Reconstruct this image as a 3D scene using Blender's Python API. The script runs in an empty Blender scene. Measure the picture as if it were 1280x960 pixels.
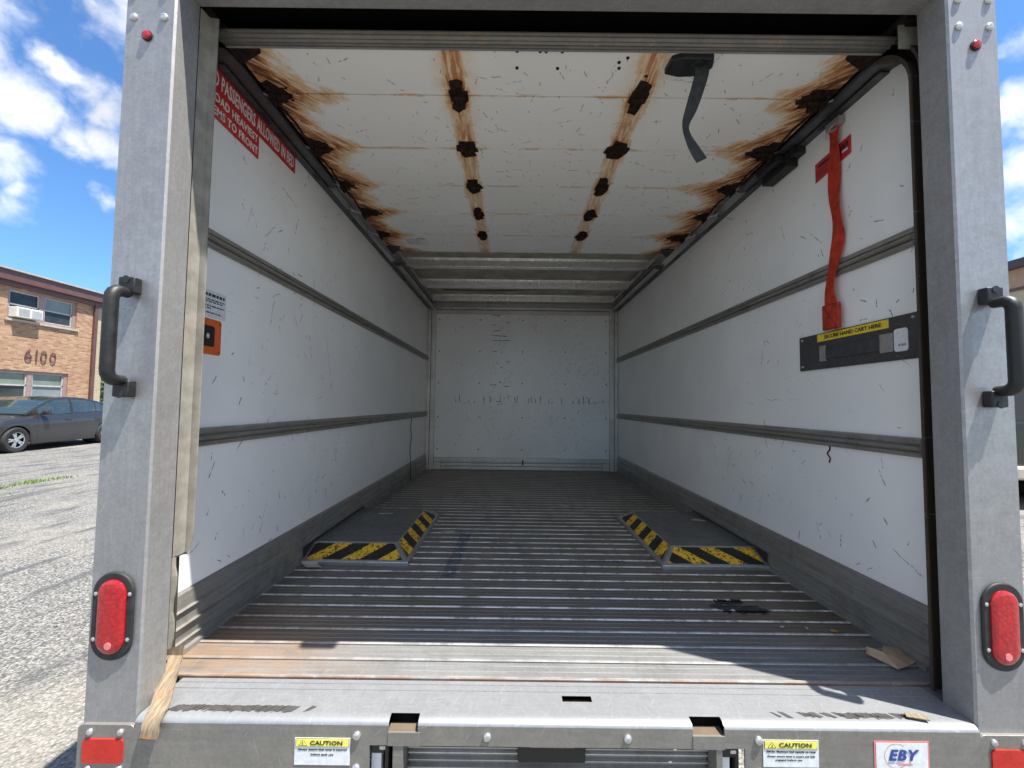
import bpy, math, random
from mathutils import Vector, Matrix
random.seed(7)
PI = math.pi
SC = bpy.context.scene
COL = SC.collection

# ------------------------------------------------------------------ camera, world, sun, exposure
cam_data = bpy.data.cameras.new('camera'); cam = bpy.data.objects.new('camera', cam_data); COL.objects.link(cam)
SC.camera = cam
cam_data.sensor_width = 36.0; cam_data.lens = 520 / 1280 * 36.0
cam_data.clip_start = 0.02; cam_data.clip_end = 3000
yaw, pitch, roll = -4e-4, 4.97e-2, 1.2e-2
fw = Vector((math.sin(yaw) * math.cos(pitch), math.cos(yaw) * math.cos(pitch), math.sin(pitch)))
r0 = Vector((math.cos(yaw), -math.sin(yaw), 0)); u0 = r0.cross(fw)
rv = math.cos(roll) * r0 + math.sin(roll) * u0; uv = -math.sin(roll) * r0 + math.cos(roll) * u0
cam.matrix_world = Matrix(((rv.x, uv.x, -fw.x, -.1007), (rv.y, uv.y, -fw.y, -.8921), (rv.z, uv.z, -fw.z, .648), (0, 0, 0, 1)))

SUN = Vector((.356, -.166, 1)).normalized()
elev = math.asin(SUN.z); azim = math.atan2(SUN.x, SUN.y)
sd = bpy.data.lights.new('sun', 'SUN'); sd.energy = 4.2; sd.angle = math.radians(.53); sd.color = (1, .955, .88)
sun = bpy.data.objects.new('sun', sd); COL.objects.link(sun)
sun.rotation_euler = SUN.to_track_quat('Z', 'Y').to_euler(); sun.location = (5, -4, 12)
vs = SC.view_settings; vs.view_transform = 'Standard'; vs.look = 'None'; vs.exposure = 1.42; vs.gamma = 1
SC.cycles.max_bounces = 12; SC.cycles.diffuse_bounces = 8; SC.cycles.glossy_bounces = 4
SC.cycles.transparent_max_bounces = 16


class G:
    """small node-graph helper"""
    def __init__(s, nt): s.nt = nt; s.N = nt.nodes; s.L = nt.links
    def set(s, sock, v):
        if isinstance(v, bpy.types.NodeSocket): s.L.new(v, sock)
        elif v is not None:
            if sock.type == 'RGBA' and len(v) == 3: v = (*v, 1)
            sock.default_value = v
    def node(s, t, **kw):
        n = s.N.new(t)
        for k, v in kw.items(): setattr(n, k, v)
        return n
    def m(s, op, a, b=None, c=None, clamp=False):
        n = s.node('ShaderNodeMath', operation=op, use_clamp=clamp); s.set(n.inputs[0], a)
        if b is not None: s.set(n.inputs[1], b)
        if c is not None: s.set(n.inputs[2], c)
        return n.outputs[0]
    def v(s, op, a, b=None):
        n = s.node('ShaderNodeVectorMath', operation=op); s.set(n.inputs[0], a)
        if b is not None: s.set(n.inputs[1], b)
        return n.outputs['Value'] if op in ('LENGTH', 'DOT_PRODUCT', 'DISTANCE') else n.outputs[0]
    def scale(s, a, f):
        n = s.node('ShaderNodeVectorMath', operation='SCALE'); s.set(n.inputs[0], a); s.set(n.inputs['Scale'], f); return n.outputs[0]
    def sep(s, a):
        n = s.node('ShaderNodeSeparateXYZ'); s.set(n.inputs[0], a); return n.outputs
    def comb(s, x, y, z=0.0):
        n = s.node('ShaderNodeCombineXYZ'); s.set(n.inputs[0], x); s.set(n.inputs[1], y); s.set(n.inputs[2], z); return n.outputs[0]
    def noise(s, vec, scale, detail=4, rough=.55, dist=0.0, col=False):
        n = s.node('ShaderNodeTexNoise'); s.set(n.inputs['Vector'], vec); s.set(n.inputs['Scale'], scale)
        s.set(n.inputs['Detail'], detail); s.set(n.inputs['Roughness'], rough); s.set(n.inputs['Distortion'], dist)
        return n.outputs['Color' if col else 'Fac']
    def mr(s, v, a, b, c=0.0, d=1.0, smooth=True):
        n = s.node('ShaderNodeMapRange', interpolation_type='SMOOTHSTEP' if smooth else 'LINEAR')
        for i, q in enumerate((v, a, b, c, d)): s.set(n.inputs[i], q)
        return n.outputs[0]
    def mix(s, f, a, b):
        n = s.node('ShaderNodeMix', data_type='RGBA'); s.set(n.inputs[0], f); s.set(n.inputs[6], a); s.set(n.inputs[7], b); return n.outputs[2]
    def pos(s): return s.node('ShaderNodeNewGeometry').outputs['Position']
    def obj(s): return s.node('ShaderNodeTexCoord').outputs['Object']
    def rnd(s): return s.node('ShaderNodeObjectInfo').outputs['Random']
    def strokes(s, x, y, dens, L, W, prob, ang=None, spread=PI, seed=0.0):
        """short scratch marks: one random stroke per voronoi cell, sizes in metres"""
        vec = s.comb(s.m('ADD', s.m('MULTIPLY', x, dens), seed), s.m('MULTIPLY', y, dens))
        n = s.node('ShaderNodeTexVoronoi', voronoi_dimensions='2D', feature='F1'); s.set(n.inputs['Vector'], vec); s.set(n.inputs['Scale'], 1.0)
        d = s.scale(s.v('SUBTRACT', vec, n.outputs['Position']), 1 / dens)
        c = s.node('ShaderNodeSeparateColor'); s.L.new(n.outputs['Color'], c.inputs[0])
        a = s.m('MULTIPLY_ADD', s.m('SUBTRACT', c.outputs[0], .5), spread, ang if ang is not None else 0.0)
        ca, sa = s.m('COSINE', a), s.m('SINE', a); q = s.sep(d)
        px = s.m('ADD', s.m('MULTIPLY', q[0], ca), s.m('MULTIPLY', q[1], sa))
        py = s.m('SUBTRACT', s.m('MULTIPLY', q[1], ca), s.m('MULTIPLY', q[0], sa))
        py = s.m('ADD', py, s.m('MULTIPLY', s.m('SUBTRACT', s.noise(vec, 3.0, 2), .5), L * .22))
        ll = s.m('MULTIPLY', c.outputs[1], L); ll = s.m('MULTIPLY', ll, c.outputs[1])
        mx = s.mr(s.m('ABSOLUTE', px), s.m('MULTIPLY', ll, .7), ll, 1, 0); my = s.mr(s.m('ABSOLUTE', py), W * .35, W, 1, 0)
        on = s.m('LESS_THAN', c.outputs[2], prob)
        return s.m('MULTIPLY', s.m('MULTIPLY', mx, my), on)


# ---- world: daylight sky with broken cumulus
W = bpy.data.worlds.new('World'); SC.world = W; W.use_nodes = True
g = G(W.node_tree); bg = W.node_tree.nodes['Background']
sky = g.node('ShaderNodeTexSky', sky_type='NISHITA'); sky.sun_disc = False
sky.sun_elevation = elev; sky.sun_rotation = azim; sky.air_density = 1.0; sky.dust_density = .2; sky.ozone_density = 2.0
dirv = g.node('ShaderNodeTexCoord').outputs['Generated']
CL = [(-.735, .56, .425, .075, 1.05), (-.715, .565, .43, .065, 1.0), (-.69, .58, .405, .055, 1.0), (-.665, .607, .395, .05, 1.0), (-.64, .64, .405, .05, 1.0), (-.66, .62, .39, .04, .9), (-.70, .575, .415, .06, 1.0),
      (-.672, .565, .482, .03, .85), (-.66, .585, .468, .035, .95), (-.645, .605, .455, .04, 1.0), (-.63, .62, .45, .04, 1.0), (-.738, .58, .345, .05, .9), (-.75, .54, .50, .05, .8),
      (-.668, .665, .328, .026, .8), (-.73, .605, .315, .03, .6), (-.745, .60, .285, .035, .5), (-.78, .5, .55, .12, .9), (-.9, .3, .35, .2, .9), (-.55, .6, .6, .12, .8),
      (.705, .57, .42, .05, .8), (.725, .59, .34, .07, .75), (.69, .55, .49, .03, .45), (.745, .6, .27, .06, .6), (.85, .4, .45, .2, .9),
      (.1, -.9, .4, .45, 1.1), (-.5, -.7, .5, .4, 1.0), (.7, -.5, .5, .4, 1.0), (.3, -.95, .15, .4, 1.0), (-.6, -.8, .2, .35, .9), (0, .6, .8, .25, .7), (-.2, -.3, .95, .2, .6)]
wob = g.scale(g.v('SUBTRACT', g.noise(dirv, 11, 4, .55, col=True), (.5, .5, .5)), .075)
dw = g.v('ADD', dirv, wob); fld = None
for x, y, z, r, st in CL:
    d = Vector((x, y, z)).normalized()
    k = g.m('MULTIPLY', g.m('SUBTRACT', 1.0, g.m('DIVIDE', g.v('DISTANCE', dw, tuple(d)), r)), st)
    fld = k if fld is None else g.m('MAXIMUM', fld, k)
gen = g.m('MULTIPLY', g.m('SUBTRACT', g.noise(dirv, 2.3, 3, .5), .47), 5.5)  # cloud cover outside the view, added to brighten the light reaching inside
dot = g.v('DOT_PRODUCT', dirv, (0.0, .80, .60)); fld = g.m('MAXIMUM', fld, g.m('SUBTRACT', gen, g.mr(dot, .45, .70, 0, 3)))
fb = g.noise(dirv, 22, 7, .56, .3)
dens = g.mr(g.m('ADD', g.m('MAXIMUM', fld, -.6), g.m('MULTIPLY', g.m('SUBTRACT', fb, .5), 1.3)), .06, .85)
shade = g.mr(g.noise(dirv, 9, 5, .6), .35, .7, 3.2, 4.9)
cc = g.node('ShaderNodeCombineColor'); g.set(cc.inputs[0], g.m('MULTIPLY', shade, .97)); g.set(cc.inputs[1], g.m('MULTIPLY', shade, .985)); g.set(cc.inputs[2], shade)
up = g.sep(dirv)[2]
tint = g.node('ShaderNodeMix', data_type='RGBA', blend_type='MULTIPLY'); tint.inputs[0].default_value = 1; g.set(tint.inputs[6], sky.outputs[0]); g.set(tint.inputs[7], (.40, .585, .76))
lp = g.mix(g.m('MULTIPLY', dens, .88), tint.outputs[2], cc.outputs[0])
g.set(bg.inputs[0], lp); bg.inputs[1].default_value = .115

# ------------------------------------------------------------------ materials
def newmat(name):
    m = bpy.data.materials.new(name); m.use_nodes = True
    g = G(m.node_tree); b = m.node_tree.nodes['Principled BSDF']; return m, g, b
def bump(g, b, h, strength, dist):
    n = g.node('ShaderNodeBump'); g.set(n.inputs['Height'], h); n.inputs['Strength'].default_value = strength; n.inputs['Distance'].default_value = dist
    g.L.new(n.outputs[0], b.inputs['Normal'])
def axes(g, plane, src='pos'):
    p = g.sep(g.pos() if src == 'pos' else g.obj())
    return {'xy': (p[0], p[1]), 'yz': (p[1], p[2]), 'xz': (p[0], p[2])}[plane]
def simple(name, col, rough=.5, metal=0.0, var=.12, vscale=30, spec=.5, src='pos', bumpk=0.0, coat=0):
    m, g, b = newmat(name); p = g.pos() if src == 'pos' else g.obj()
    n = g.noise(p, vscale, 5, .6)
    c = g.mix(g.mr(n, .3, .7), tuple(max(0, x * (1 - var)) for x in col), tuple(min(1, x * (1 + var)) for x in col))
    g.set(b.inputs['Base Color'], c); b.inputs['Metallic'].default_value = metal
    g.set(b.inputs['Roughness'], g.mr(n, .3, .7, max(0.02, rough - .07), min(1, rough + .07)))
    b.inputs['Specular IOR Level'].default_value = spec; b.inputs['Coat Weight'].default_value = coat
    if bumpk: bump(g, b, n, bumpk, .002)
    return m
def metal(name, plane, base=(.52, .53, .55), rough=.42, mt=.75, grain='v', dirt=.25, dirtcol=(.18, .16, .14), light=.5, dark=.35, dens=22, gs=1.0, gw=.14):
    """weathered aluminium: grain along one axis, blotches, light and dark scratches"""
    m, g, b = newmat(name); x, y = axes(g, plane)
    gx, gy = (260 * gs, 6) if grain == 'v' else (6, 260 * gs)
    gr = g.noise(g.comb(g.m('MULTIPLY', x, gx), g.m('MULTIPLY', y, gy)), 1, 3, .6)
    p = g.pos(); bl = g.noise(p, 5, 5, .62); fine = g.noise(p, 140, 4, .75); mott = g.noise(p, 38, 5, .7)
    v = g.m('ADD', g.m('MULTIPLY', gr, gw), g.m('ADD', g.m('MULTIPLY', bl, .26), g.m('ADD', g.m('MULTIPLY', fine, .30), g.m('MULTIPLY', mott, .30))))
    v = g.m('DIVIDE', v, .86 + gw)
    c = g.mix(g.mr(v, .36, .66), tuple(q * .80 for q in base), tuple(min(1, q * 1.17) for q in base))
    c = g.mix(g.m('MULTIPLY', g.mr(g.noise(p, 9, 7, .68), .5, .74), dirt), c, dirtcol)
    ls = g.strokes(x, y, dens, .035, .0007, light, ang=.9, spread=2.2)
    ds = g.strokes(x, y, dens * .6, .05, .0009, dark, ang=1.2, spread=3.1, seed=11.3)
    c = g.mix(g.m('MULTIPLY', ls, .25), c, (.8, .82, .84)); c = g.mix(g.m('MULTIPLY', ds, .3), c, (.12, .11, .1))
    g.set(b.inputs['Base Color'], c); b.inputs['Metallic'].default_value = mt
    g.set(b.inputs['Roughness'], g.m('ADD', g.mr(v, .35, .65, rough + .1, rough - .06), g.m('MULTIPLY', ds, .1)))
    bump(g, b, v, .12, .0008); return m

M = {}
M['post'] = metal('aluminium_post', 'xz', (.35, .35, .355), .42, .58, 'v', .10, dens=16, light=.35, dark=.2, gs=.5)
M['post_in'] = metal('aluminium_post_return', 'yz', (.33, .325, .32), .5, .4, 'v', .32, dens=16, gs=.6)
M['header'] = metal('aluminium_header', 'xy', (.33, .325, .315), .5, .4, 'h', .2)
M['bumper'] = metal('aluminium_bumper', 'xy', (.32, .33, .345), .40, .45, 'h', .16, light=.9, dark=.5, dens=30, gs=.8)
M['plate'] = metal('aluminium_bumper_face', 'xz', (.26, .25, .23), .48, .5, 'h', .3, dens=18, gs=.5)
M['kick'] = metal('aluminium_kick_plate', 'yz', (.36, .345, .32), .42, .55, 'h', .5, (.11, .095, .08), gs=.55, dens=14, gw=.9)  # heavy lengthwise grain: dark lines painted in as shade for the grooves
M['rail'] = metal('aluminium_wall_rail', 'yz', (.36, .34, .31), .42, .55, 'h', .5, (.12, .10, .08), gs=.6, gw=.6)  # strong lengthwise grain, its dark lines painted as groove shade too
M['front'] = metal('aluminium_front_trim', 'xz', (.62, .60, .57), .42, .5, 'v', .3)
M['bow'] = metal('galvanised_roof_bow', 'xy', (.86, .85, .82), .28, .8, 'v', .2, gs=.04)
M['track'] = metal('greasy_steel_track', 'yz', (.11, .112, .116), .42, .6, 'v', .5, (.04, .035, .03), gs=.1)
M['track_clean'] = metal('galvanised_track', 'yz', (.46, .45, .43), .42, .6, 'v', .4, gs=.1)
M['track_rust'] = metal('rusty_vertical_track', 'yz', (.075, .058, .046), .6, .35, 'v', .6, (.10, .045, .02), gs=.1)
M['seal_rail'] = metal('ribbed_bottom_seal', 'xz', (.17, .16, .145), .5, .35, 'h', .6, (.26, .2, .13), gs=1.5)
M['box_top'] = metal('wheel_box_top', 'xy', (.165, .168, .17), .45, .35, 'h', .4, (.1, .085, .07), dens=12)
M['box_trim'] = metal('wheel_box_trim', 'xy', (.5, .52, .54), .35, .8, 'h', .3)
M['bolt'] = simple('bolt_steel', (.62, .62, .62), .3, .85, .15, 200)
M['blk'] = simple('black_plastic', (.014, .014, .014), .52, 0, .3, 60)
M['rub'] = simple('black_rubber', (.02, .02, .02), .6, 0, .4, 50)
M['darkbox'] = simple('dark_parts_cavity_shade', (.005, .005, .005), .95, 0, .3, 20, spec=.05)  # near-black for underbody parts, and for shade painted into gaps and cavities
M['tan'] = simple('weathered_tan_seal', (.235, .215, .178), .9, 0, .22, 22, bumpk=.3)
M['orange'] = simple('orange_sticker', (.72, .13, .025), .45, 0, .08, 40)
M['redst'] = simple('red_sticker', (.56, .035, .04), .4, 0, .12, 40)
M['white'] = simple('white_print', (.78, .78, .76), .5, 0, .08, 40)
M['paper'] = simple('white_paper_label', (.70, .72, .72), .5, 0, .08, 90)
M['yellow'] = simple('yellow_print', (.80, .60, .04), .5, 0, .1, 60)
M['cyellow'] = simple('caution_yellow', (.82, .76, .12), .5, 0, .12, 120)
M['ink'] = simple('black_print', (.02, .02, .02), .5, 0, .2, 60)
M['blue'] = simple('blue_print', (.03, .06, .28), .5, 0, .1, 60)
M['pink'] = simple('faded_red_print', (.72, .22, .22), .5, 0, .1, 60)
M['strap'] = simple('red_webbing', (.44, .045, .022), .9, 0, .28, 45, spec=.2, bumpk=.4)
M['greystrap'] = simple('grey_webbing', (.045, .045, .046), .9, 0, .25, 60, spec=.12, bumpk=.3)
M['card'] = simple('cardboard', (.42, .30, .20), .9, 0, .15, 40)
M['scrap'] = simple('beige_paper_scrap', (.45, .38, .33), .9, 0, .1, 60)
M['leaf'] = simple('dry_leaf', (.42, .20, .06), .8, 0, .3, 80)
M['dark_rust'] = simple('heavy_rust', (.026, .014, .010), .9, 0, .7, 70, spec=.2, bumpk=.8)
M['outer'] = simple('white_outer_skin', (.72, .73, .74), .4, 0, .04, 3)
M['roof'] = None

# white interior liner
def liner(name, plane, base=(.93, .925, .91), k=1.0):
    m, g, b = newmat(name); x, y = axes(g, plane); p = g.pos()
    c = g.mix(g.mr(g.noise(p, 2.2, 4, .6), .35, .7), tuple(q * .93 for q in base), base)
    st = g.m('MULTIPLY', g.mr(g.noise(p, 3.6, 6, .65), .42, .85), .12)
    c = g.mix(st, c, (.66, .64, .57))
    area = g.mr(g.noise(p, 2.6, 3, .5), .36, .55)
    s1 = g.strokes(x, y, 15, .042, .0020, .19 * k, ang=1.2, spread=2.0)
    s2 = g.strokes(x, y, 26, .022, .0022, .18 * k, ang=.6, spread=3.1, seed=5.1)
    s3 = g.strokes(x, y, 7, .10, .0016, .28 * k, ang=1.0, spread=2.6, seed=9.7)
    if plane == 'xz':
        band = g.mr(g.m('ABSOLUTE', g.m('SUBTRACT', y, .70)), .02, .05, 1, 0); s4 = g.m('MULTIPLY', g.strokes(x, g.m('MULTIPLY', y, .5), 22, .05, .0045, .8, ang=1.57, spread=.4, seed=2.2), band)
        colb = g.m('MULTIPLY', g.mr(g.m('ABSOLUTE', g.m('ADD', x, .22)), .05, .12, 1, 0), g.mr(y, .55, .8)); s5 = g.m('MULTIPLY', g.strokes(g.m('MULTIPLY', x, .6), y, 20, .05, .0045, .8, ang=0.0, spread=.3, seed=6.6), colb)
        s3 = g.m('MAXIMUM', s3, g.m('MULTIPLY', g.m('MAXIMUM', s4, s5), 3.0)); area = g.m('MAXIMUM', area, g.m('MAXIMUM', band, colb))
    brk = g.mr(g.noise(p, 120, 3, .6), .38, .50)
    s = g.m('MULTIPLY', g.m('MULTIPLY', g.m('MAXIMUM', s1, g.m('MAXIMUM', s2, s3)), area), brk)
    s = g.m('MULTIPLY', s, g.mr(axes(g, 'yz')[0], .8, 1.9, 1, 1.0 if plane == 'xz' else .12))
    c = g.mix(g.m('MULTIPLY', s, .95), c, (.04, .04, .045))
    smg = g.m('MULTIPLY', g.mr(g.noise(g.comb(g.m('MULTIPLY', x, 14), g.m('MULTIPLY', y, 12), 3.0), 1, 6, .75, .4), .60, .78), .04)
    
    g.set(b.inputs['Base Color'], c); g.set(b.inputs['Roughness'], g.mr(g.noise(p, 1.5, 3), .3, .7, .30, .34))
    bump(g, b, g.noise(g.comb(g.m('MULTIPLY', x, .9), g.m('MULTIPLY', y, 7), 0.0), 1, 2, .4), .10, .01); return m
M['wall'] = liner('white_liner_side', 'yz'); M['fwall'] = liner('white_liner_front', 'xz', (.92, .915, .90), 1.5)

# roll-up door panel: off-white, scuffed, rust running from the hinges
def door_material():
    m, g, b = newmat('rust_stained_door_panel'); p = g.pos(); x, y, z = g.sep(p)
    base = g.mix(g.mr(g.noise(p, 3, 5, .6), .35, .7), (.90, .885, .835), (.93, .92, .88))
    wd = g.strokes(x, y, 17, .042, .0022, .32, ang=.2, spread=1.4); w2 = g.strokes(x, y, 30, .026, .0018, .25, ang=1.4, spread=1.6, seed=3.3)
    w3 = g.strokes(x, y, 6, .14, .0015, .3, ang=.8, spread=3, seed=8.8)
    c = g.mix(g.m('MULTIPLY', g.m('MULTIPLY', g.m('MAXIMUM', wd, g.m('MAXIMUM', w2, w3)), g.mr(g.noise(p, 90, 3), .4, .55)), .8), base, (.10, .085, .07))
    # distance to nearest seam, signed towards the opening
    t = g.m('DIVIDE', g.m('SUBTRACT', y, .348), .2652); fr = g.m('SUBTRACT', g.m('FRACT', g.m('ADD', t, .5)), .5)
    dy = g.m('MULTIPLY', fr, .2652); ax = g.m('ABSOLUTE', x)
    streak = g.noise(g.comb(g.m('MULTIPLY', x, 75), g.m('MULTIPLY', y, 9), 2.0), 1, 5, .65, .6)
    mot = g.noise(p, 24, 6, .7)
    # centre hinge columns
    dx = g.m('ABSOLUTE', g.m('SUBTRACT', ax, .28))
    wid = g.m('MULTIPLY', g.m('ADD', .012, g.m('MULTIPLY', mot, .05)), g.m('ADD', .6, g.noise(g.comb(x, g.m('MULTIPLY', y, 7), 0.0), 1, 3)))
    colm = g.mr(g.m('DIVIDE', dx, wid), .35, 1.25, 1, 0)
    near = g.mr(y, .1, 1.65, 1.0, .5, smooth=False)
    colm = g.m('MULTIPLY', colm, near)
    halo = g.mr(dx, .02, .12, .42, 0); halo = g.m('MULTIPLY', halo, g.mr(y, .2, .9, 1, .15))
    # side hinges
    sx = g.m('MAXIMUM', g.m('SUBTRACT', .88, ax), 0.0)
    fan = g.m('ADD', g.m('MULTIPLY', g.mr(g.m('ABSOLUTE', dy), 0.0, .10, 1, .45), .20), .04)
    side = g.mr(g.m('DIVIDE', sx, g.m('MULTIPLY', fan, g.m('MULTIPLY', g.m('ADD', .35, g.m('MULTIPLY', g.noise(p, 11, 6, .7), 1.2)), g.m('ADD', .45, g.noise(g.comb(x, g.m('MULTIPLY', y, 3.1), 7.0), 1.3, 3))))), .2, 1.35, 1, 0)
    st2 = g.noise(g.comb(g.m('ADD', g.m('MULTIPLY', x, 46), g.m('MULTIPLY', y, g.m('MULTIPLY', g.m('SIGN', x), 40))), g.m('MULTIPLY', y, 12), 5.0), 1, 5, .7, .8)
    r1 = g.m('MULTIPLY', g.m('MULTIPLY', colm, g.mr(g.m('ABSOLUTE', dy), .01, .10, 1, .60)), g.mr(streak, .32, .60, .30, 1.2)); r2 = g.m('MULTIPLY', side, g.mr(st2, .30, .62, .26, 1.22))
    # bleed along each seam
    seam = g.m('MULTIPLY', g.mr(g.m('ABSOLUTE', dy), .0, .014, .55, 0), g.mr(g.noise(g.comb(g.m('MULTIPLY', x, 8), g.m('MULTIPLY', y, 30), 1.0), 1, 4, .7), .42, .66))
    spots = g.mr(g.noise(p, 17, 3, .5), .74, .80, 0, .5)
    r = g.m('MAXIMUM', g.m('MAXIMUM', r1, r2), g.m('MAXIMUM', seam, g.m('MAXIMUM', g.m('MULTIPLY', halo, mot), spots)))
    c = g.mix(g.m('MULTIPLY', g.mr(r, .05, .35), .72), c, (.74, .44, .15))
    c = g.mix(g.m('MULTIPLY', g.mr(r, .38, .75), .85), c, (.44, .13, .02))
    c = g.mix(g.m('MULTIPLY', g.mr(r, .76, 1.02), .9), c, (.08, .03, .014))
    g.set(b.inputs['Base Color'], c); g.set(b.inputs['Roughness'], g.mr(r, 0, .6, .42, .8)); bump(g, b, g.noise(p, 60, 5, .7), .15, .001)
    return m
M['door'] = door_material()

# floor plank
def floor_material(rib=False):
    m, g, b = newmat('worn_rib_metal' if rib else 'worn_floor_extrusion'); p = g.pos(); x, y, z = g.sep(p)
    n1 = g.noise(p, 3.0, 6, .62); n2 = g.noise(g.comb(g.m('MULTIPLY', x, 5), g.m('MULTIPLY', y, 90), 0.0), 1, 5, .65); n3 = g.noise(p, 110, 4, .7)
    near = g.mr(y, .25, 1.3, 1, 0)
    dk = (.135, .122, .106); lt = (.215, .198, .176)
    v = g.m('ADD', g.m('MULTIPLY', n1, .4), g.m('ADD', g.m('MULTIPLY', n2, .35), g.m('MULTIPLY', n3, .25)))
    c = g.mix(g.mr(v, .36, .64), dk, lt)
    far = g.mr(y, .9, 2.6); c = g.mix(g.m('MULTIPLY', far, .7), c, (.20, .18, .15))  # brown painted lighter towards the far end, standing in for light there
    # brown wood-like wear to the right and rusty dust by the left of the door sill
    br = g.m('MULTIPLY', g.mr(g.m('ADD', x, g.m('MULTIPLY', n1, .5)), .55, .95), g.mr(y, .3, 1.2, .55, .3)); c = g.mix(br, c, (.13, .095, .065))
    if rib:
        c = g.mix(g.mr(g.noise(g.comb(g.m('MULTIPLY', x, 14), g.m('MULTIPLY', y, 3), 4.0), 1, 5, .7), .36, .58, .25, 1), c, (.85, .84, .82)); c = g.mix(g.m('MULTIPLY', far, .7), c, (.28, .26, .22))
    # lighter grey by the sill: sunlight on the front planks painted in
    sill = g.mr(y, .20, .42, 1, 0); c = g.mix(g.m('MULTIPLY', sill, .8), c, g.mix(g.mr(v, .36, .64), (.155, .162, .168), (.29, .297, .30)))
    od = g.m('MULTIPLY', g.m('MULTIPLY', g.mr(g.m('ADD', x, g.m('MULTIPLY', g.m('SUBTRACT', n1, .5), .7)), -.80, -.30, 1, 0), g.mr(y, .28, .62, 1, 0)), g.mr(n2, .3, .55, .55, 1))
    c = g.mix(g.m('MULTIPLY', g.m('MULTIPLY', od, .66), g.mr(g.noise(g.comb(g.m('MULTIPLY', x, 4), g.m('MULTIPLY', y, 22), 9.0), 1, 6, .7), .34, .6, .25, 1)), c, (.36, .215, .11)); c = g.mix(g.m('MULTIPLY', sill, g.mr(g.noise(p, 8, 6, .7), .5, .72, 0, .4)), c, (.12, .11, .10)); c = g.mix(g.m('MULTIPLY', g.mr(g.m('ABSOLUTE', g.m('SUBTRACT', y, .120)), .0, .004, .8, 0), g.mr(g.noise(p, 14, 5, .7), .35, .6, .15, 1)), c, (.22, .12, .07))
    c = g.mix(g.m('MULTIPLY', g.strokes(x, y, 14, .07, .0012, .4, ang=1.3, spread=1.6), .3), c, (.5, .5, .5))
    c = g.mix(g.m('MULTIPLY', g.strokes(x, y, 9, .06, .0015, .3, ang=.3, spread=3, seed=4), .5), c, (.05, .05, .05))
    def caps(ax_, ay_, bx, by, r, wob):
        vx, vy = bx - ax_, by - ay_; L2 = vx * vx + vy * vy
        qx, qy = g.m('SUBTRACT', x, ax_), g.m('SUBTRACT', y, ay_)
        t = g.m('DIVIDE', g.m('ADD', g.m('MULTIPLY', qx, vx), g.m('MULTIPLY', qy, vy)), L2, clamp=True)
        ex, ey = g.m('SUBTRACT', qx, g.m('MULTIPLY', t, vx)), g.m('SUBTRACT', qy, g.m('MULTIPLY', t, vy))
        d = g.m('SQRT', g.m('ADD', g.m('MULTIPLY', ex, ex), g.m('MULTIPLY', ey, ey)))
        d = g.m('ADD', d, g.m('MULTIPLY', g.m('SUBTRACT', g.noise(p, 45, 4, .7), .5), wob)); return g.mr(d, r * .8, r, 1, 0)
    wear = g.mr(g.noise(p, 70, 4, .7), .40, .52)
    bl = g.m('MULTIPLY', g.m('MAXIMUM', caps(-.322, 1.22, -.335, .70, .028, .01), caps(.15, .885, .37, .872, .011, .02)), wear)
    if rib: bl = g.m('MULTIPLY', bl, .6)
    c = g.mix(g.m('MULTIPLY', bl, .9), c, (.045, .075, .115))
    oil = g.m('MAXIMUM', caps(.585, .49, .70, .475, .03, .09), caps(.60, .52, .66, .53, .02, .08)); c = g.mix(oil, c, (.015, .017, .02))
    g.set(b.inputs['Base Color'], c); b.inputs['Metallic'].default_value = .3
    g.set(b.inputs['Roughness'], g.m('SUBTRACT', g.mr(v, .35, .65, .56, .40), g.m('MULTIPLY', oil, .2))); bump(g, b, v, .2, .001); return m
M['floor'] = floor_material(); M['rib'] = floor_material(True)

def roof_material():
    m, g, b = newmat('stained_roof_skin'); p = g.pos()
    c = g.mix(g.mr(g.noise(p, 7, 6, .65), .35, .68), (.34, .30, .22), (.56, .51, .42)); c = g.mix(g.mr(g.noise(p, 22, 5, .7), .55, .75, 0, .5), c, (.2, .14, .08))
    g.set(b.inputs['Base Color'], c); b.inputs['Roughness'].default_value = .6; return m
M['roof'] = roof_material()

def worn_black(name, thr):
    m, g, b = newmat(name); p = g.pos(); q = g.sep(p)
    n = g.noise(g.comb(g.m('MULTIPLY', q[0], 60), g.m('MULTIPLY', g.m('ADD', q[1], g.m('MULTIPLY', q[0], .4)), 110), 0.0), 1, 5, .7)
    c = g.mix(g.mr(n, .2, .8), (.035, .033, .033), (.075, .07, .068)); g.set(b.inputs['Base Color'], c); b.inputs['Roughness'].default_value = .85
    bump(g, b, g.noise(p, 500, 3, .7), .5, .001); return m
M['grip'] = worn_black('grip_tape', .5)

def hazard(sign, axis):
    """yellow and black diagonal bands, worn; bands run along x or along y"""
    m, g, b = newmat('hazard_tape'); p = g.pos(); x, y, z = g.sep(p)
    a, o = (x, y) if axis == 'x' else (y, x)
    t = g.m('FRACT', g.m('DIVIDE', g.m('ADD', a, g.m('MULTIPLY', o, sign * (1.05 if axis == 'x' else .8))), .148))
    s = g.m('ADD', g.mr(t, .0, .02, 0, 1), g.mr(t, .48, .50, 0, -1))
    n = g.noise(p, 60, 6, .72); n2 = g.noise(p, 160, 4, .7)
    yc = g.mix(g.mr(n, .40, .58), (.88, .50, .02), (.92, .60, .04)); yc = g.mix(g.mr(g.m('ADD', g.m('MULTIPLY', n, .6), g.m('MULTIPLY', n2, .4)), .508, .54), yc, (.06, .03, .012))
    bc = g.mix(g.mr(n2, .60, .68), (.015, .015, .016), (.18, .15, .12))
    g.set(b.inputs['Base Color'], g.mix(s, bc, yc)); b.inputs['Roughness'].default_value = .6; bump(g, b, n2, .4, .001); return m
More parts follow.
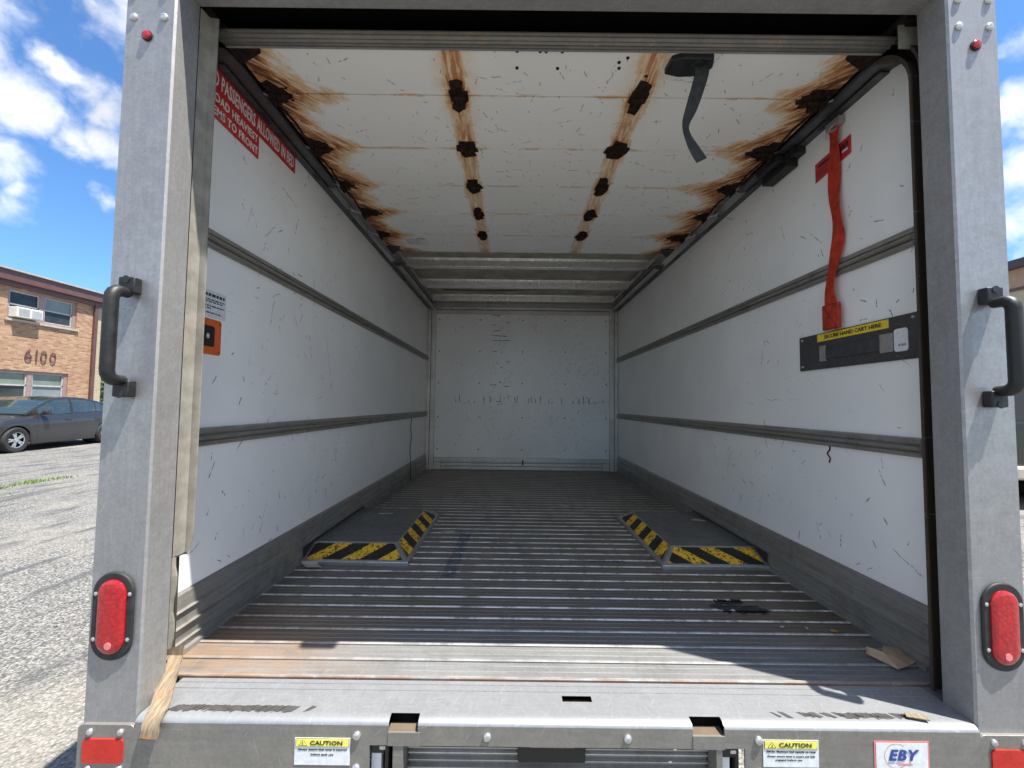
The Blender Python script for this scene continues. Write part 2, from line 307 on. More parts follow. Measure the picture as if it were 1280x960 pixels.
M['hazL'] = hazard(-1, 'x'); M['hazR'] = hazard(1, 'x'); M['hazLi'] = hazard(1, 'y'); M['hazRi'] = hazard(-1, 'y')

def torn_strip_mat():
    m, g, b = newmat('frayed_tan_strip'); p = g.pos(); x, y, z = g.sep(p)
    n = g.noise(g.comb(g.m('MULTIPLY', x, 170), g.m('MULTIPLY', y, 30), g.m('MULTIPLY', z, 14)), 1, 6, .7, .5)
    c = g.mix(g.mr(n, .3, .7), (.13, .095, .06), (.31, .25, .17)); c = g.mix(g.mr(g.noise(p, 26, 4, .6), .56, .68, 0, .8), c, (.33, .15, .045))
    g.set(b.inputs['Base Color'], c); b.inputs['Roughness'].default_value = .95; bump(g, b, n, .6, .002); return m
M['torn'] = torn_strip_mat()

def lens_mat():
    m, g, b = newmat('red_lens'); p = g.pos()
    vo = g.node('ShaderNodeTexVoronoi'); g.set(vo.inputs['Vector'], p); vo.inputs['Scale'].default_value = 120
    wv = g.noise(p, 90, 3)
    c = g.mix(g.mr(vo.outputs['Distance'], .15, .75), (.46, .008, .014), (.36, .004, .009))
    g.set(b.inputs['Base Color'], c); b.inputs['Roughness'].default_value = .12; b.inputs['Coat Weight'].default_value = .6
    bump(g, b, vo.outputs['Distance'], .3, .002); return m
M['lens'] = lens_mat()
M['redrefl'] = simple('red_reflector', (.50, .02, .012), .3, 0, .12, 40)

# exterior
def ground_mat():
    m, g, b = newmat('old_gravelly_asphalt'); p = g.pos(); x, y, z = g.sep(p)
    vo = g.node('ShaderNodeTexVoronoi'); g.set(vo.inputs['Vector'], p); vo.inputs['Scale'].default_value = 75
    v2 = g.node('ShaderNodeTexVoronoi'); g.set(v2.inputs['Vector'], p); v2.inputs['Scale'].default_value = 34
    st = g.node('ShaderNodeSeparateColor'); g.L.new(vo.outputs['Color'], st.inputs[0])
    s2 = g.node('ShaderNodeSeparateColor'); g.L.new(v2.outputs['Color'], s2.inputs[0])
    c = g.mix(st.outputs[0], (.055, .055, .05), (.37, .357, .325)); c = g.mix(g.m('MULTIPLY', s2.outputs[1], .5), c, (.30, .295, .28))
    c = g.mix(g.mr(vo.outputs['Distance'], .42, .75, 0, .8), c, (.05, .05, .05))
    big = g.noise(p, .55, 6, .62); c = g.mix(g.mr(big, .42, .68, 0, .5), c, (.31, .285, .24)); c = g.mix(g.mr(g.noise(p, 1.3, 6, .6, .4), .55, .72, 0, .65), c, (.11, .112, .12))
    # tyre-worn streaks running alongside the truck
    tr = g.noise(g.comb(g.m('MULTIPLY', x, 3.6), g.m('MULTIPLY', y, .8), 0.0), 1, 7, .7, .5); c = g.mix(g.mr(tr, .50, .64, 0, .75), c, (.07, .071, .075))
    ck = g.node('ShaderNodeTexVoronoi', feature='DISTANCE_TO_EDGE'); g.set(ck.inputs['Vector'], g.v('ADD', p, g.scale(g.noise(p, 2.2, 4, col=True), .6))); ck.inputs['Scale'].default_value = .42
    c = g.mix(g.mr(ck.outputs['Distance'], .002, .008, .25, 0), c, (.06, .06, .055))
    g.set(b.inputs['Base Color'], c); b.inputs['Roughness'].default_value = .95; b.inputs['Specular IOR Level'].default_value = .2
    h = g.m('ADD', g.m('MULTIPLY', g.m('SUBTRACT', 1.0, vo.outputs['Distance']), .5), g.m('MULTIPLY', g.m('SUBTRACT', 1.0, v2.outputs['Distance']), .6)); bump(g, b, h, 1.0, .018); return m
M['ground'] = ground_mat()
def brick_mat(name, c1, c2, c3, mort=(.33, .27, .20)):
    m, g, b = newmat(name); p = g.pos(); x, y, z = g.sep(p)
    vec = g.comb(g.m('ADD', x, y), z, 0.0); br = g.node('ShaderNodeTexBrick'); g.set(br.inputs['Vector'], vec)
    br.inputs['Scale'].default_value = 1; br.inputs['Brick Width'].default_value = .215; br.inputs['Row Height'].default_value = .072; br.inputs['Mortar Size'].default_value = .009
    br.inputs['Color1'].default_value = (0, 0, 0, 1); br.inputs['Color2'].default_value = (1, 1, 1, 1); br.inputs['Mortar'].default_value = (.5, .5, .5, 1); br.inputs['Bias'].default_value = 0
    q = g.m('MULTIPLY', br.outputs['Color'], 1.0); c = g.mix(g.mr(q, 0, .5), c1, c2); c = g.mix(g.mr(q, .55, 1.0), c, c3)
    band = g.noise(p, .9, 4, .6); c = g.mix(g.mr(band, .45, .65, 0, .35), c, c1)
    c = g.mix(br.outputs['Fac'], c, mort); c = g.mix(g.mr(g.noise(p, 9, 5, .7), .55, .75, 0, .3), c, tuple(k * .6 for k in c1))
    g.set(b.inputs['Base Color'], c); b.inputs['Roughness'].default_value = .9; bump(g, b, g.m('SUBTRACT', 1.0, br.outputs['Fac']), .6, .01); return m
M['brick'] = brick_mat('orange_brick', (.30, .135, .07), (.41, .225, .12), (.46, .31, .18)); M['ybrick'] = brick_mat('yellow_brick', (.40, .33, .19), (.47, .40, .25), (.50, .44, .31))
M['brown'] = simple('brown_trim', (.115, .055, .05), .5, 0, .12, 3); M['frame'] = simple('mauve_window_frame', (.27, .20, .185), .5, 0, .1, 6)
M['sash'] = simple('grey_sash', (.42, .40, .38), .5, 0, .1, 6); M['stone'] = simple('stone_sill', (.40, .36, .30), .8, 0, .15, 9)
M['blind'] = simple('pale_green_blind', (.17, .20, .165), .25, 0, .12, 2); M['dglass'] = simple('dark_window_glass', (.03, .035, .035), .15, 0, .5, 1.2, spec=.35)
M['bluegl'] = simple('blue_grey_blind', (.19, .225, .23), .4, 0, .15, 1.5)
M['ac'] = simple('white_ac_case', (.70, .70, .68), .5, 0, .05, 8); M['acg'] = simple('ac_grille', (.30, .31, .31), .6, 0, .1, 8)
M['tanwall'] = simple('tan_rendered_wall', (.48, .39, .26), .85, 0, .07, 4); M['cap'] = simple('dark_roof_cap', (.07, .05, .05), .6, 0, .1, 4); M['tband'] = simple('brown_brick_band', (.42, .26, .17), .85, 0, .1, 8)
def car_paint(name, col):
    m, g, b = newmat(name); g.set(b.inputs['Base Color'], g.mix(g.noise(g.obj(), 900, 2), col, tuple(q * 1.5 for q in col)))
    b.inputs['Metallic'].default_value = .25; b.inputs['Roughness'].default_value = .35; b.inputs['Coat Weight'].default_value = .7; b.inputs['Coat Roughness'].default_value = .04; return m
M['paint'] = car_paint('slate_car_paint', (.026, .025, .025)); M['gpaint'] = car_paint('dark_green_paint', (.006, .010, .009))
def glass_mat(name, col, a):
    m, g, b = newmat(name); b.inputs['Base Color'].default_value = (*col, 1); b.inputs['Roughness'].default_value = .03; b.inputs['Specular IOR Level'].default_value = .9
    b.inputs['Alpha'].default_value = a; b.inputs['Coat Weight'].default_value = 1; return m
M['cglass'] = glass_mat('car_glass', (.03, .05, .045), .8); M['tyre'] = simple('tyre_rubber', (.022, .022, .023), .8, 0, .3, 20, src='obj')
M['rim'] = simple('alloy_rim', (.62, .63, .64), .3, .8, .06, 10, src='obj'); M['seat'] = simple('beige_seat', (.33, .29, .2), .8, 0, .1, 8, src='obj')
M['clear'] = simple('headlamp_lens', (.6, .62, .64), .1, .2, .2, 20, src='obj'); M['grass'] = simple('grass_blade', (.13, .20, .035), .8, 0, .4, 9); M['bark'] = simple('bark', (.12, .09, .06), .9, 0, .3, 9)
M['leaves'] = simple('hedge_leaf', (.055, .10, .03), .7, 0, .5, 2)

# ------------------------------------------------------------------ geometry helpers
LOC = {}
def link(o, parent=None, loc=(0, 0, 0)):
    COL.objects.link(o); LOC[o.name] = Vector(loc)
    if parent is not None: o.parent = parent; o.location = Vector(loc) - LOC[parent.name]
    else: o.location = Vector(loc)
    return o
def tag(o, label=None, cat=None, group=None, kind=None):
    for k, v in (('label', label), ('category', cat), ('group', group), ('kind', kind)):
        if v: o[k] = v
    return o
def empty(name, loc, label=None, cat=None, group=None, parent=None):
    o = bpy.data.objects.new(name, None); o.empty_display_size = .1; link(o, parent, loc); return tag(o, label, cat, group)
class MB:
    def __init__(s): s.v = []; s.f = []; s.fm = []; s.mi = 0
    def add(s, vs_, fs):
        k = len(s.v); s.v += [tuple(q) for q in vs_]; s.f += [tuple(i + k for i in f) for f in fs]; s.fm += [s.mi] * len(fs); return s
    def box(s, x0, x1, y0, y1, z0, z1):
        return s.add([(x0, y0, z0), (x1, y0, z0), (x1, y1, z0), (x0, y1, z0), (x0, y0, z1), (x1, y0, z1), (x1, y1, z1), (x0, y1, z1)],
                     [(0, 3, 2, 1), (4, 5, 6, 7), (0, 1, 5, 4), (1, 2, 6, 5), (2, 3, 7, 6), (3, 0, 4, 7)])
    def prism(s, pts, axis, a, b):
        """closed 2-D outline swept along an axis; pts in the other two axes, in xyz order"""
        n = len(pts); mk = {'x': lambda p, t: (t, p[0], p[1]), 'y': lambda p, t: (p[0], t, p[1]), 'z': lambda p, t: (p[0], p[1], t)}[axis]
        return s.add([mk(p, a) for p in pts] + [mk(p, b) for p in pts],
                     [(i, (i + 1) % n, (i + 1) % n + n, i + n) for i in range(n)] + [tuple(range(n))[::-1], tuple(range(n, 2 * n))])
    def tube(s, pts, r, n=8, cap=True):
        pts = [Vector(p) for p in pts]; rs = r if isinstance(r, (list, tuple)) else [r] * len(pts); vs_ = []
        up = None
        for i, p in enumerate(pts):
            t = (pts[min(i + 1, len(pts) - 1)] - pts[max(i - 1, 0)]).normalized()
            if up is None: up = Vector((0, 0, 1)) if abs(t.z) < .9 else Vector((1, 0, 0))
            a = t.cross(up).normalized(); b = a.cross(t).normalized(); up = b
            vs_ += [p + (a * math.cos(2 * PI * k / n) + b * math.sin(2 * PI * k / n)) * rs[i] for k in range(n)]
        fs = [(i * n + k, i * n + (k + 1) % n, (i + 1) * n + (k + 1) % n, (i + 1) * n + k) for i in range(len(pts) - 1) for k in range(n)]
        if cap: fs += [tuple(range(n))[::-1], tuple(range((len(pts) - 1) * n, len(pts) * n))]
        return s.add(vs_, fs)
    def dome(s, c, r, h, ax='y', sgn=-1, n=12):
        """low round head standing off a plane"""
        vs_ = []; prof = [(1, 0), (1, .45), (.8, .8), (.42, 1)]
        for q, t in prof:
            for k in range(n):
                a = 2 * PI * k / n; u, w = r * q * math.cos(a), r * q * math.sin(a); d = sgn * h * t
                vs_.append({'y': (c[0] + u, c[1] + d, c[2] + w), 'z': (c[0] + u, c[1] + w, c[2] + d), 'x': (c[0] + d, c[1] + u, c[2] + w)}[ax])
        fs = [(i * n + k, i * n + (k + 1) % n, (i + 1) * n + (k + 1) % n, (i + 1) * n + k) for i in range(3) for k in range(n)] + [tuple(range(3 * n, 4 * n))]
        return s.add(vs_, fs)
    def build(s, name, mats, parent=None, smooth=False, bev=0, origin=None, flat_angle=40):
        me = bpy.data.meshes.new(name); c = Vector(origin) if origin is not None else Vector([(min(v[i] for v in s.v) + max(v[i] for v in s.v)) / 2 for i in range(3)])
        me.from_pydata([Vector(v) - c for v in s.v], [], s.f)
        mats = mats if isinstance(mats, (list, tuple)) else [mats]
        for m in mats: me.materials.append(M[m] if isinstance(m, str) else m)
        me.polygons.foreach_set('material_index', s.fm)
        if smooth:
            me.polygons.foreach_set('use_smooth', [True] * len(me.polygons))
            try: me.set_sharp_from_angle(angle=math.radians(flat_angle))
            except Exception: pass
        me.validate(); me.update()
        import bmesh
        bm = bmesh.new(); bm.from_mesh(me); bmesh.ops.recalc_face_normals(bm, faces=bm.faces); bm.to_mesh(me); bm.free()
        o = bpy.data.objects.new(name, me); link(o, parent, c)
        if bev:
            md = o.modifiers.new('bevel', 'BEVEL'); md.width = bev; md.segments = 2; md.limit_method = 'ANGLE'; md.harden_normals = False
        return o
def B(name, mats, parent, x0, x1, y0, y1, z0, z1, bev=0): return MB().box(x0, x1, y0, y1, z0, z1).build(name, mats, parent, bev=bev)
def dup(o, parent, loc, name=None):
    c = o.copy(); COL.objects.link(c); LOC[c.name] = Vector(loc); c.parent = parent
    c.location = Vector(loc) - (LOC[parent.name] if parent is not None else Vector()); return c
def rrect(cx, cz, w, h, r, n=5):
    out = []
    for (sx, sz, a0) in ((1, 1, 0), (-1, 1, 90), (-1, -1, 180), (1, -1, 270)):
        for k in range(n + 1):
            a = math.radians(a0 + 90 * k / n); out.append((cx + sx * (w / 2 - r) + r * math.cos(a), cz + sz * (h / 2 - r) + r * math.sin(a)))
    return out
def text(s, name, mat, parent, origin, right, upv, w, h, bold=0.0, thick=.0006, space=1.0, shear=0.0):
    """lettering fitted into w x h metres, centred on origin, facing right x up"""
    cu = bpy.data.curves.new('lettering', 'FONT'); cu.body = s; cu.align_x = 'CENTER'; cu.align_y = 'CENTER'; cu.offset = bold; cu.space_character = space; cu.shear = shear
    cu.resolution_u = 2; to = bpy.data.objects.new('lettering', cu); COL.objects.link(to)
    me = bpy.data.meshes.new_from_object(to.evaluated_get(bpy.context.evaluated_depsgraph_get())); bpy.data.objects.remove(to); bpy.data.curves.remove(cu)
    xs = [v.co.x for v in me.vertices]; ys = [v.co.y for v in me.vertices]
    cx, cy = (min(xs) + max(xs)) / 2, (min(ys) + max(ys)) / 2; sx, sy = w / (max(xs) - min(xs)), h / (max(ys) - min(ys))
    R, U = Vector(right).normalized(), Vector(upv).normalized(); Nn = R.cross(U)
    mb = MB(); vs_ = []
    for v in me.vertices: vs_.append(R * ((v.co.x - cx) * sx) + U * ((v.co.y - cy) * sy) + Vector(origin))
    fs = [tuple(p.vertices) for p in me.polygons]; bpy.data.meshes.remove(me)
    k = len(vs_); o = Vector(Nn) * thick; edges = {}
    for f in fs:
        for i in range(len(f)): edges[(f[i], f[(i + 1) % len(f)])] = 1
    side = [(b, a, a + k, b + k) for (a, b) in edges if (b, a) not in edges]
    mb.add([v + o for v in vs_] + vs_, fs + side)
    me2 = bpy.data.meshes.new(name); me2.from_pydata([Vector(v) - Vector(origin) for v in mb.v], [], mb.f); me2.materials.append(M[mat]); me2.update()
    ob = bpy.data.objects.new(name, me2); link(ob, parent, origin); return ob

# ------------------------------------------------------------------ setting: ground
GZ = -.74
gm = MB(); xs = [-600, -60, -30, -10, 10, 30, 60, 600]
gm.add([(x, y, GZ) for y in xs for x in xs], [(j * 8 + i, j * 8 + i + 1, (j + 1) * 8 + i + 1, (j + 1) * 8 + i) for j in range(7) for i in range(7)])
tag(gm.build('ground', 'ground'), kind='structure')

# ------------------------------------------------------------------ THE TRUCK
T = empty('box_truck', (0, 1.2, GZ), 'aluminium box truck with its rear roll-up door open onto an empty white cargo bed', 'truck')
# floor
FL = B('floor', 'darkbox', T, -.95, .95, .13, 3.27, -.06, -.012)
prof = []
P0 = .118; PIT = .069
pl = MB(); x0, x1 = -.949, .949
def plank_profile(y):  # board with a raised rib at its near edge, a joint and two faint grooves
    return [(y + .0015, -.012), (y + .0015, .0025), (y + .003, .0042), (y + .009, .0042), (y + .0115, 0), (y + .032, 0), (y + .033, -.0012), (y + .035, -.0012), (y + .036, 0), (y + .053, 0), (y + .054, -.0012), (y + .056, -.0012), (y + .057, 0), (y + PIT, 0), (y + PIT, -.012)]
pp = plank_profile(P0); n = len(pp)
pl.add([(x0, a, b) for a, b in pp] + [(x1, a, b) for a, b in pp], [(i, (i + 1) % n, (i + 1) % n + n, i + n) for i in range(n)] + [tuple(range(n)), tuple(range(n, 2 * n))])
pl.fm[1] = pl.fm[2] = pl.fm[3] = 1
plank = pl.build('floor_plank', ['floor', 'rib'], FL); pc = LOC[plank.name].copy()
k = 1
while P0 + PIT * (k + 1) < 3.27:
    dup(plank, FL, pc + Vector((0, PIT * k, random.uniform(-.0004, .0004)))); k += 1
B('floor_edge', 'floor', FL, -.949, .949, P0 + PIT * k, 3.268, -.012, 0)

# side walls
RZ = [(.525, .575), (1.075, 1.126)]
for s in (-1, 1):
    y0 = .16
    wl = MB(); a, b_ = sorted((s * .975, s * .953)); wl.box(a, b_, .07, 3.3, -.05, 1.722)
    SW = wl.build('side_wall', 'outer', T, bev=0)
    for (z0, z1) in ((.157, .527), (.573, 1.077), (1.124, 1.665)):
        a, b_ = sorted((s * .952, s * .949)); pn = MB()
        ny = 24; nz = 5
        vs_ = []
        for i in range(ny + 1):
            for j in range(nz + 1):
                yy = y0 + (3.265 - y0) * i / ny; zz = z0 + (z1 - z0) * j / nz
                w = .0016 * math.sin(yy * 2.1 + zz * 3 + s) * math.sin(PI * j / nz)
                vs_.append((s * (.949 - w), yy, zz))
        fs = [(i * (nz + 1) + j, (i + 1) * (nz + 1) + j, (i + 1) * (nz + 1) + j + 1, i * (nz + 1) + j + 1) for i in range(ny) for j in range(nz)]
        nb = len(vs_); pn.add(vs_, fs); pn.build('wall_panel', 'wall', SW, smooth=True)
    for (z0, z1) in RZ:
        h = z1 - z0
        pf = [(.950, z0), (.941, z0), (.937, z0 + .004), (.937, z0 + .012), (.943, z0 + .013), (.943, z0 + .016), (.932, z0 + .018), (.929, z0 + .022), (.931, z0 + .028), (.941, z0 + .030), (.941, z0 + .033), (.936, z0 + .035), (.937, z1 - .004), (.943, z1), (.950, z1)]
        rl = MB().prism([(s * a, b_) for a, b_ in pf], 'y', .17, 3.25).build('wall_rail', 'rail', SW)
        for yy in [.205, .55, .95, 1.4, 1.9, 2.5, 3.0]:
            MB().dome((s * .940, yy, z1 - .010), .0035, .002, 'x', -s, 8).build('rivet', 'bolt', SW)
    # kick plate: ribbed extrusion
    kz = [0, .012, .014, .030, .033, .036, .070, .073, .076, .108, .111, .114, .135, .15, .157]
    kx = [.930, .930, .939, .939, .933, .939, .938, .930, .938, .941, .933, .941, .942, .944, .950]
    MB().prism([(s * .951, 0)] + [(s * a, b_) for a, b_ in zip(kx, kz)] + [(s * .951, .157)], 'y', .17, 3.262).build('kick_plate', 'kick', SW)
    B('top_rail', 'front', SW, *sorted((s * .9488, s * .885)), .2, 3.26, 1.668, 1.70)
    # vertical joint strip of the liner near the front
    B('joint_strip', 'front', SW, *sorted((s * .948, s * .9465)), 3.2, 3.262, .158, 1.6)

# front wall
FW = B('front_wall', 'outer', T, -.975, .975, 3.301, 3.325, -.05, 1.722)
pn = MB().box(-.872, .872, 3.276, 3.29, .12, 1.556); pn.build('wall_panel', 'fwall', FW)
B('liner_backing', 'front', FW, -.95, .95, 3.291, 3.30, 0, 1.705)
B('top_channel', 'front', FW, -.872, .872, 3.262, 3.29, 1.557, 1.592, bev=.002)
B('top_cap', 'bow', FW, -.90, .90, 3.22, 3.29, 1.600, 1.615, bev=.002)
B('scuff_rail', 'front', FW, -.868, .868, 3.258, 3.288, .078, .119, bev=.003)
B('scuff_rail', 'front', FW, -.80, .80, 3.262, 3.288, .038, .066, bev=.002)
B('scuff_rail', 'front', FW, -.80, .80, 3.262, 3.288, .003, .034, bev=.002)
for s in (-1, 1):
    a, b_ = sorted((s * .872, s * .915)); B('corner_post', 'front', FW, a, b_, 3.25, 3.288, .0, 1.60, bev=.002)
    a, b_ = sorted((s * .918, s * .948)); B('corner_post', 'front', FW, a, b_, 3.235, 3.288, .0, 1.58, bev=.002)
    a, b_ = sorted((s * .80, s * .869)); B('corner_foot', 'front', FW, a, b_, 3.248, 3.287, .002, .076, bev=.002)
for x in (-.84, -.43, 0.0, .43, .84):
    for z in (.20, .52, .86, 1.18, 1.50):
        MB().dome((x, 3.2758, z), .007, .004, 'y', -1, 8).build('rivet', 'ink', FW)
B('latch_pin', 'ink', FW, .005, .02, 3.245, 3.258, .05, .10)

# roof
RF = B('roof', 'outer', T, -.975, .975, 0.0081, 3.325, 1.7225, 1.737)
B('roof_skin', 'roof', RF, -.95, .95, .13, 3.29, 1.712, 1.72)
for y in (2.14, 2.66, 3.15):
    MB().prism([(y - .060, 1.712), (y - .060, 1.708), (y - .030, 1.706), (y - .026, 1.656), (y + .026, 1.654), (y + .030, 1.706), (y + .060, 1.708), (y + .060, 1.712)], 'x', -.89, .89).build('roof_bow', 'bow', RF, bev=.002)
for y in (.75, 1.25, 1.70):
    MB().prism([(y - .026, 1.711), (y - .022, 1.665), (y + .022, 1.662), (y + .026, 1.711)], 'x', -.89, .89).build('roof_bow', 'bow', RF)
MB().tube([(-.75, 2.92, 1.706), (-.3, 2.90, 1.696), (.1, 2.87, 1.702), (.35, 2.83, 1.692), (.62, 2.84, 1.703)], .004, 6).build('cable', 'ink', RF)

# rear frame
for s in (-1, 1):
    X = lambda v: s * v
    pm = MB(); t = .004
    pf = [(.98, .10), (.98, .004), (.976, 0), (.870, 0), (.866, .004), (.866, .067), (.878, .067), (.878, .063), (.8705, .063), (.8705, .0045), (.9755, .0045), (.9755, .10)]
    pm.mi = 0; pm.prism([(X(a), b_) for a, b_ in pf], 'z', -.0175, 1.775)
    for i in range(len(pf)):
        pm.fm[i] = 1 if i in (3, 4, 5, 6, 7) else 0
    PO = pm.build('rear_post', ['post', 'post_in'], T)
    for z in (1.5695, 1.5065, 1.63, 1.69):
        for x in (.891, .9595):
            MB().dome((X(x), 0, z), .0088, .006, 'y', -1, 12).build('bolt', 'bolt', PO, smooth=True)
    ml = MB().tube([(X(.926), -.0005, 1.462), (X(.926), -.0035, 1.462)], .0118, 16).build('marker_light', 'rub', PO, smooth=True)
    MB().dome((X(.926), -.0035, 1.462), .0098, .005, 'y', -1, 14).build('marker_lens', 'lens', T, smooth=True)
    # grab handle
    hx = X(.9235); hd = MB()
    for z in (.893, .672):
        hd.box(hx - .0175, hx + .0175, -.020, 0, z - .0175, z + .0175)
    bar = []
    zt, zb, yo = .876, .689, -.046
    bar += [(hx, -.012, zt), (hx, -.028, zt)]
    for a in (20, 45, 70, 90): bar.append((hx, -.032 - .018 * math.sin(math.radians(a)), zt - .02 + .02 * math.cos(math.radians(a))))
    for a in (90, 70, 45, 20): bar.append((hx, -.032 - .018 * math.sin(math.radians(a)), zb + .02 - .02 * math.cos(math.radians(a))))
    bar += [(hx, -.028, zb), (hx, -.012, zb)]
    hd.tube(bar, [.0105, .0112] + [.0128] * 8 + [.0112, .0105], 12)
    GH = hd.build('grab_handle', 'blk', T, smooth=True, bev=.003)
    for z in (.905, .660):
        MB().tube([(hx, -.0195, z), (hx, -.0215, z)], .0078, 12).build('socket_screw', 'ink', GH)
    # tail light
    tx = X(.926); tz = .199
    oval = rrect(tx, tz, .086, .180, .0425, 8)
    TL = MB().prism(oval, 'y', -.006, 0).build('tail_light', 'rub', T, smooth=True, bev=.003)
    lens = MB(); ringn = None; vs_ = []
    for (w, h, d) in ((.058, .150, -.0062), (.057, .149, -.0085), (.050, .142, -.0105), (.030, .122, -.0112)):
        rr = rrect(tx, tz, w, h, w / 2 - .0005, 8); ringn = len(rr); vs_ += [(a, d, b_) for a, b_ in rr]
    lens.add(vs_, [(i * ringn + q, i * ringn + (q + 1) % ringn, (i + 1) * ringn + (q + 1) % ringn, (i + 1) * ringn + q) for i in range(3) for q in range(ringn)] + [tuple(range(3 * ringn, 4 * ringn))])
    lens.build('lens', 'lens', TL, smooth=True)
    MB().tube([(tx, -.0108, tz - .057), (tx, -.0122, tz - .057)], .0072, 14).build('reflector_spot', 'pink', TL)
    for dx in (-.0352, .0352):
        for dz in (-.046, .046):
            MB().dome((tx + dx, -.006, tz + dz), .0042, .002, 'y', -1, 8).build('screw', 'bolt', TL, smooth=True)
    # bumper end plate
    bp_ = MB().prism(rrect(X(.9215), -.12, .117, .210, .012, 4), 'y', -.008, .0).build('bumper_end_plate', 'plate', T, bev=.001)
    for x in (.891, .954):
        for z in (-.029, -.101):
            MB().dome((X(x), -.008, z), .0066, .005, 'y', -1, 12).build('bolt', 'bolt', bp_, smooth=True)
    MB().prism(rrect(X(.9255), -.066, .082, .047, .006, 4), 'y', -.0105, -.008).build('reflector', 'redrefl', bp_)
    # post foot lip
    B('post_foot', 'post', T, *sorted((X(.866), X(.978))), .0, .06, -.0225, -.018)
    # vertical track, bend and horizontal track
    path = [(.092, .0015), (.092, 1.464)] + [(.092 + .15 * (1 - math.cos(math.radians(a))), 1.464 + .15 * math.sin(math.radians(a))) for a in range(10, 91, 10)] + [(.9, 1.614), (1.95, 1.614)]
    def sweep(path, prof_, close=True):
        mb = MB(); npf = len(prof_); vs_ = []
        for i, (yy, zz) in enumerate(path):
            a = path[max(i - 1, 0)]; b2 = path[min(i + 1, len(path) - 1)]; tx_, tz_ = b2[0] - a[0], b2[1] - a[1]; l = math.hypot(tx_, tz_); ny_, nz_ = -tz_ / l, tx_ / l
            for (xx, off) in prof_: vs_.append((X(xx), yy + ny_ * off, zz + nz_ * off))
        fs = [(i * npf + q, i * npf + (q + 1) % npf, (i + 1) * npf + (q + 1) % npf, (i + 1) * npf + q) for i in range(len(path) - 1) for q in range(npf)]
        return mb.add(vs_, fs + [tuple(range(npf)), tuple(range((len(path) - 1) * npf, len(path) * npf))])
    # C section: web at the wall side, open towards the cargo bed
    cs = [(.9478, -.018), (.9478, .019), (.878, .019), (.878, .013), (.881, .013), (.881, .016), (.9438, .016), (.9438, -.014), (.884, -.014), (.884, -.008), (.879, -.008), (.879, -.015), (.884, -.019), (.912, -.019), (.914, -.0155), (.930, -.0155)]
    # offsets: + is outwards (towards the rear / the roof), - is inwards
    vert = [p for p in path if True][:11]
    tv = sweep(path[:9], cs).build('door_track', 'track_rust', T, smooth=True, flat_angle=35)
    th = sweep(path[8:12], cs).build('door_track', 'track', T, smooth=True, flat_angle=35)
    sweep([(1.955, 1.614), (3.20, 1.614)], [(q, o_ + .002) for q, o_ in cs]).build('door_track', 'track_clean', T, smooth=True, flat_angle=35)
    if s == 1:
        for z in (.2, .5, .82, 1.15, 1.38): MB().dome((X(.890), .0725, z), .004, .003, 'y', -1, 8).build('screw', 'bolt', tv)
    B('corner_gusset', 'track_rust', T, *sorted((X(.884), X(.945))), .112, .20, 1.633, 1.655)
    # track support angle against the wall with slotted holes
    an = MB().prism([(X(.948), 1.591), (X(.920), 1.5905), (X(.920), 1.5935), (X(.948), 1.5935)], 'y', .23, 3.2).build('track_angle', 'track', T)
    for yy in (.42, .78, 1.2, 1.66, 2.2, 2.75):
        MB().box(*sorted((X(.924), X(.938))), yy, yy + .055, 1.5895, 1.5903).build('slot', 'ink', an)
# header
HD = MB().prism([(0, 1.775), (0, 1.604), (.004, 1.60), (.067, 1.60), (.067, 1.606), (.006, 1.606), (.006, 1.775)], 'x', -.8655, .8655).build('header', 'header', T)
for x in (-.6, -.2, .2, .6): MB().dome((x, 0, 1.75), .0088, .006, 'y', -1, 12).build('bolt', 'bolt', HD, smooth=True)
for x in (-.03,):
    c = MB().box(x - .045, x + .045, -.032, 0, 1.615, 1.648).build('marker_lamp', 'redrefl', HD, bev=.004)
B('header_gap_shade', 'darkbox', T, -.88, .88, .075, .40, 1.655, 1.70)  # near-black box added so the gap behind the header stays dark
B('header_shade_sheet', 'darkbox', T, -.885, .885, .068, .072, 1.62, 1.72)  # near-black sheet in the same gap, added as painted shade
MB().tube([(-.757, .072, 1.616), (-.752, .080, 1.632), (-.756, .078, 1.65)], .0012, 5).build('frayed_cord', 'tan', T)
MB().tube([(.53, .07, 1.612), (.526, .078, 1.63), (.531, .08, 1.65)], .0012, 5).build('frayed_cord', 'tan', T)

# tan edge seal on the left, its torn foot, the stump on the right
ss = MB(); nz = 40; vs_ = []
for i in range(nz + 1):
    z = .292 + (1.602 - .292) * i / nz
    e = -.8455 - .0008 * math.sin(z * 7) - (.010 * max(0, (.31 - z) / .02) if i == 0 else 0)
    for (x, y) in ((-.868, .072), (-.8665, .076), (-.8645, .095), (-.861, .099), (-.857, .0985), (e, .1005), (e, .1035), (-.868, .1035)):
        vs_.append((x, y, z + (random.uniform(-.006, .006) if i == 0 else 0)))
ss.add(vs_, [(i * 8 + q, i * 8 + (q + 1) % 8, (i + 1) * 8 + (q + 1) % 8, (i + 1) * 8 + q) for i in range(nz) for q in range(8)] + [tuple(range(8)), tuple(range(nz * 8, nz * 8 + 8))])
tag(ss.build('edge_seal', 'tan', T, smooth=True), 'tan edge seal torn off above the floor')
tag(MB().box(.852, .8655, .0985, .1025, 1.545, 1.605).box(.8655, .90, .0985, .1025, 1.545, 1.6).build('edge_seal', 'tan', T), 'short stump of tan edge seal at the top corner')
sl = MB(); vs_ = []; zs = [.09 + .02 * i for i in range(11)]
for z in zs:
    w = .006 + .003 * math.sin(z * 60) + random.uniform(-.001, .001); vs_ += [(-.8675, .070, z), (-.8675 + w, .074, z), (-.8675 + w, .078, z), (-.8675, .078, z)]
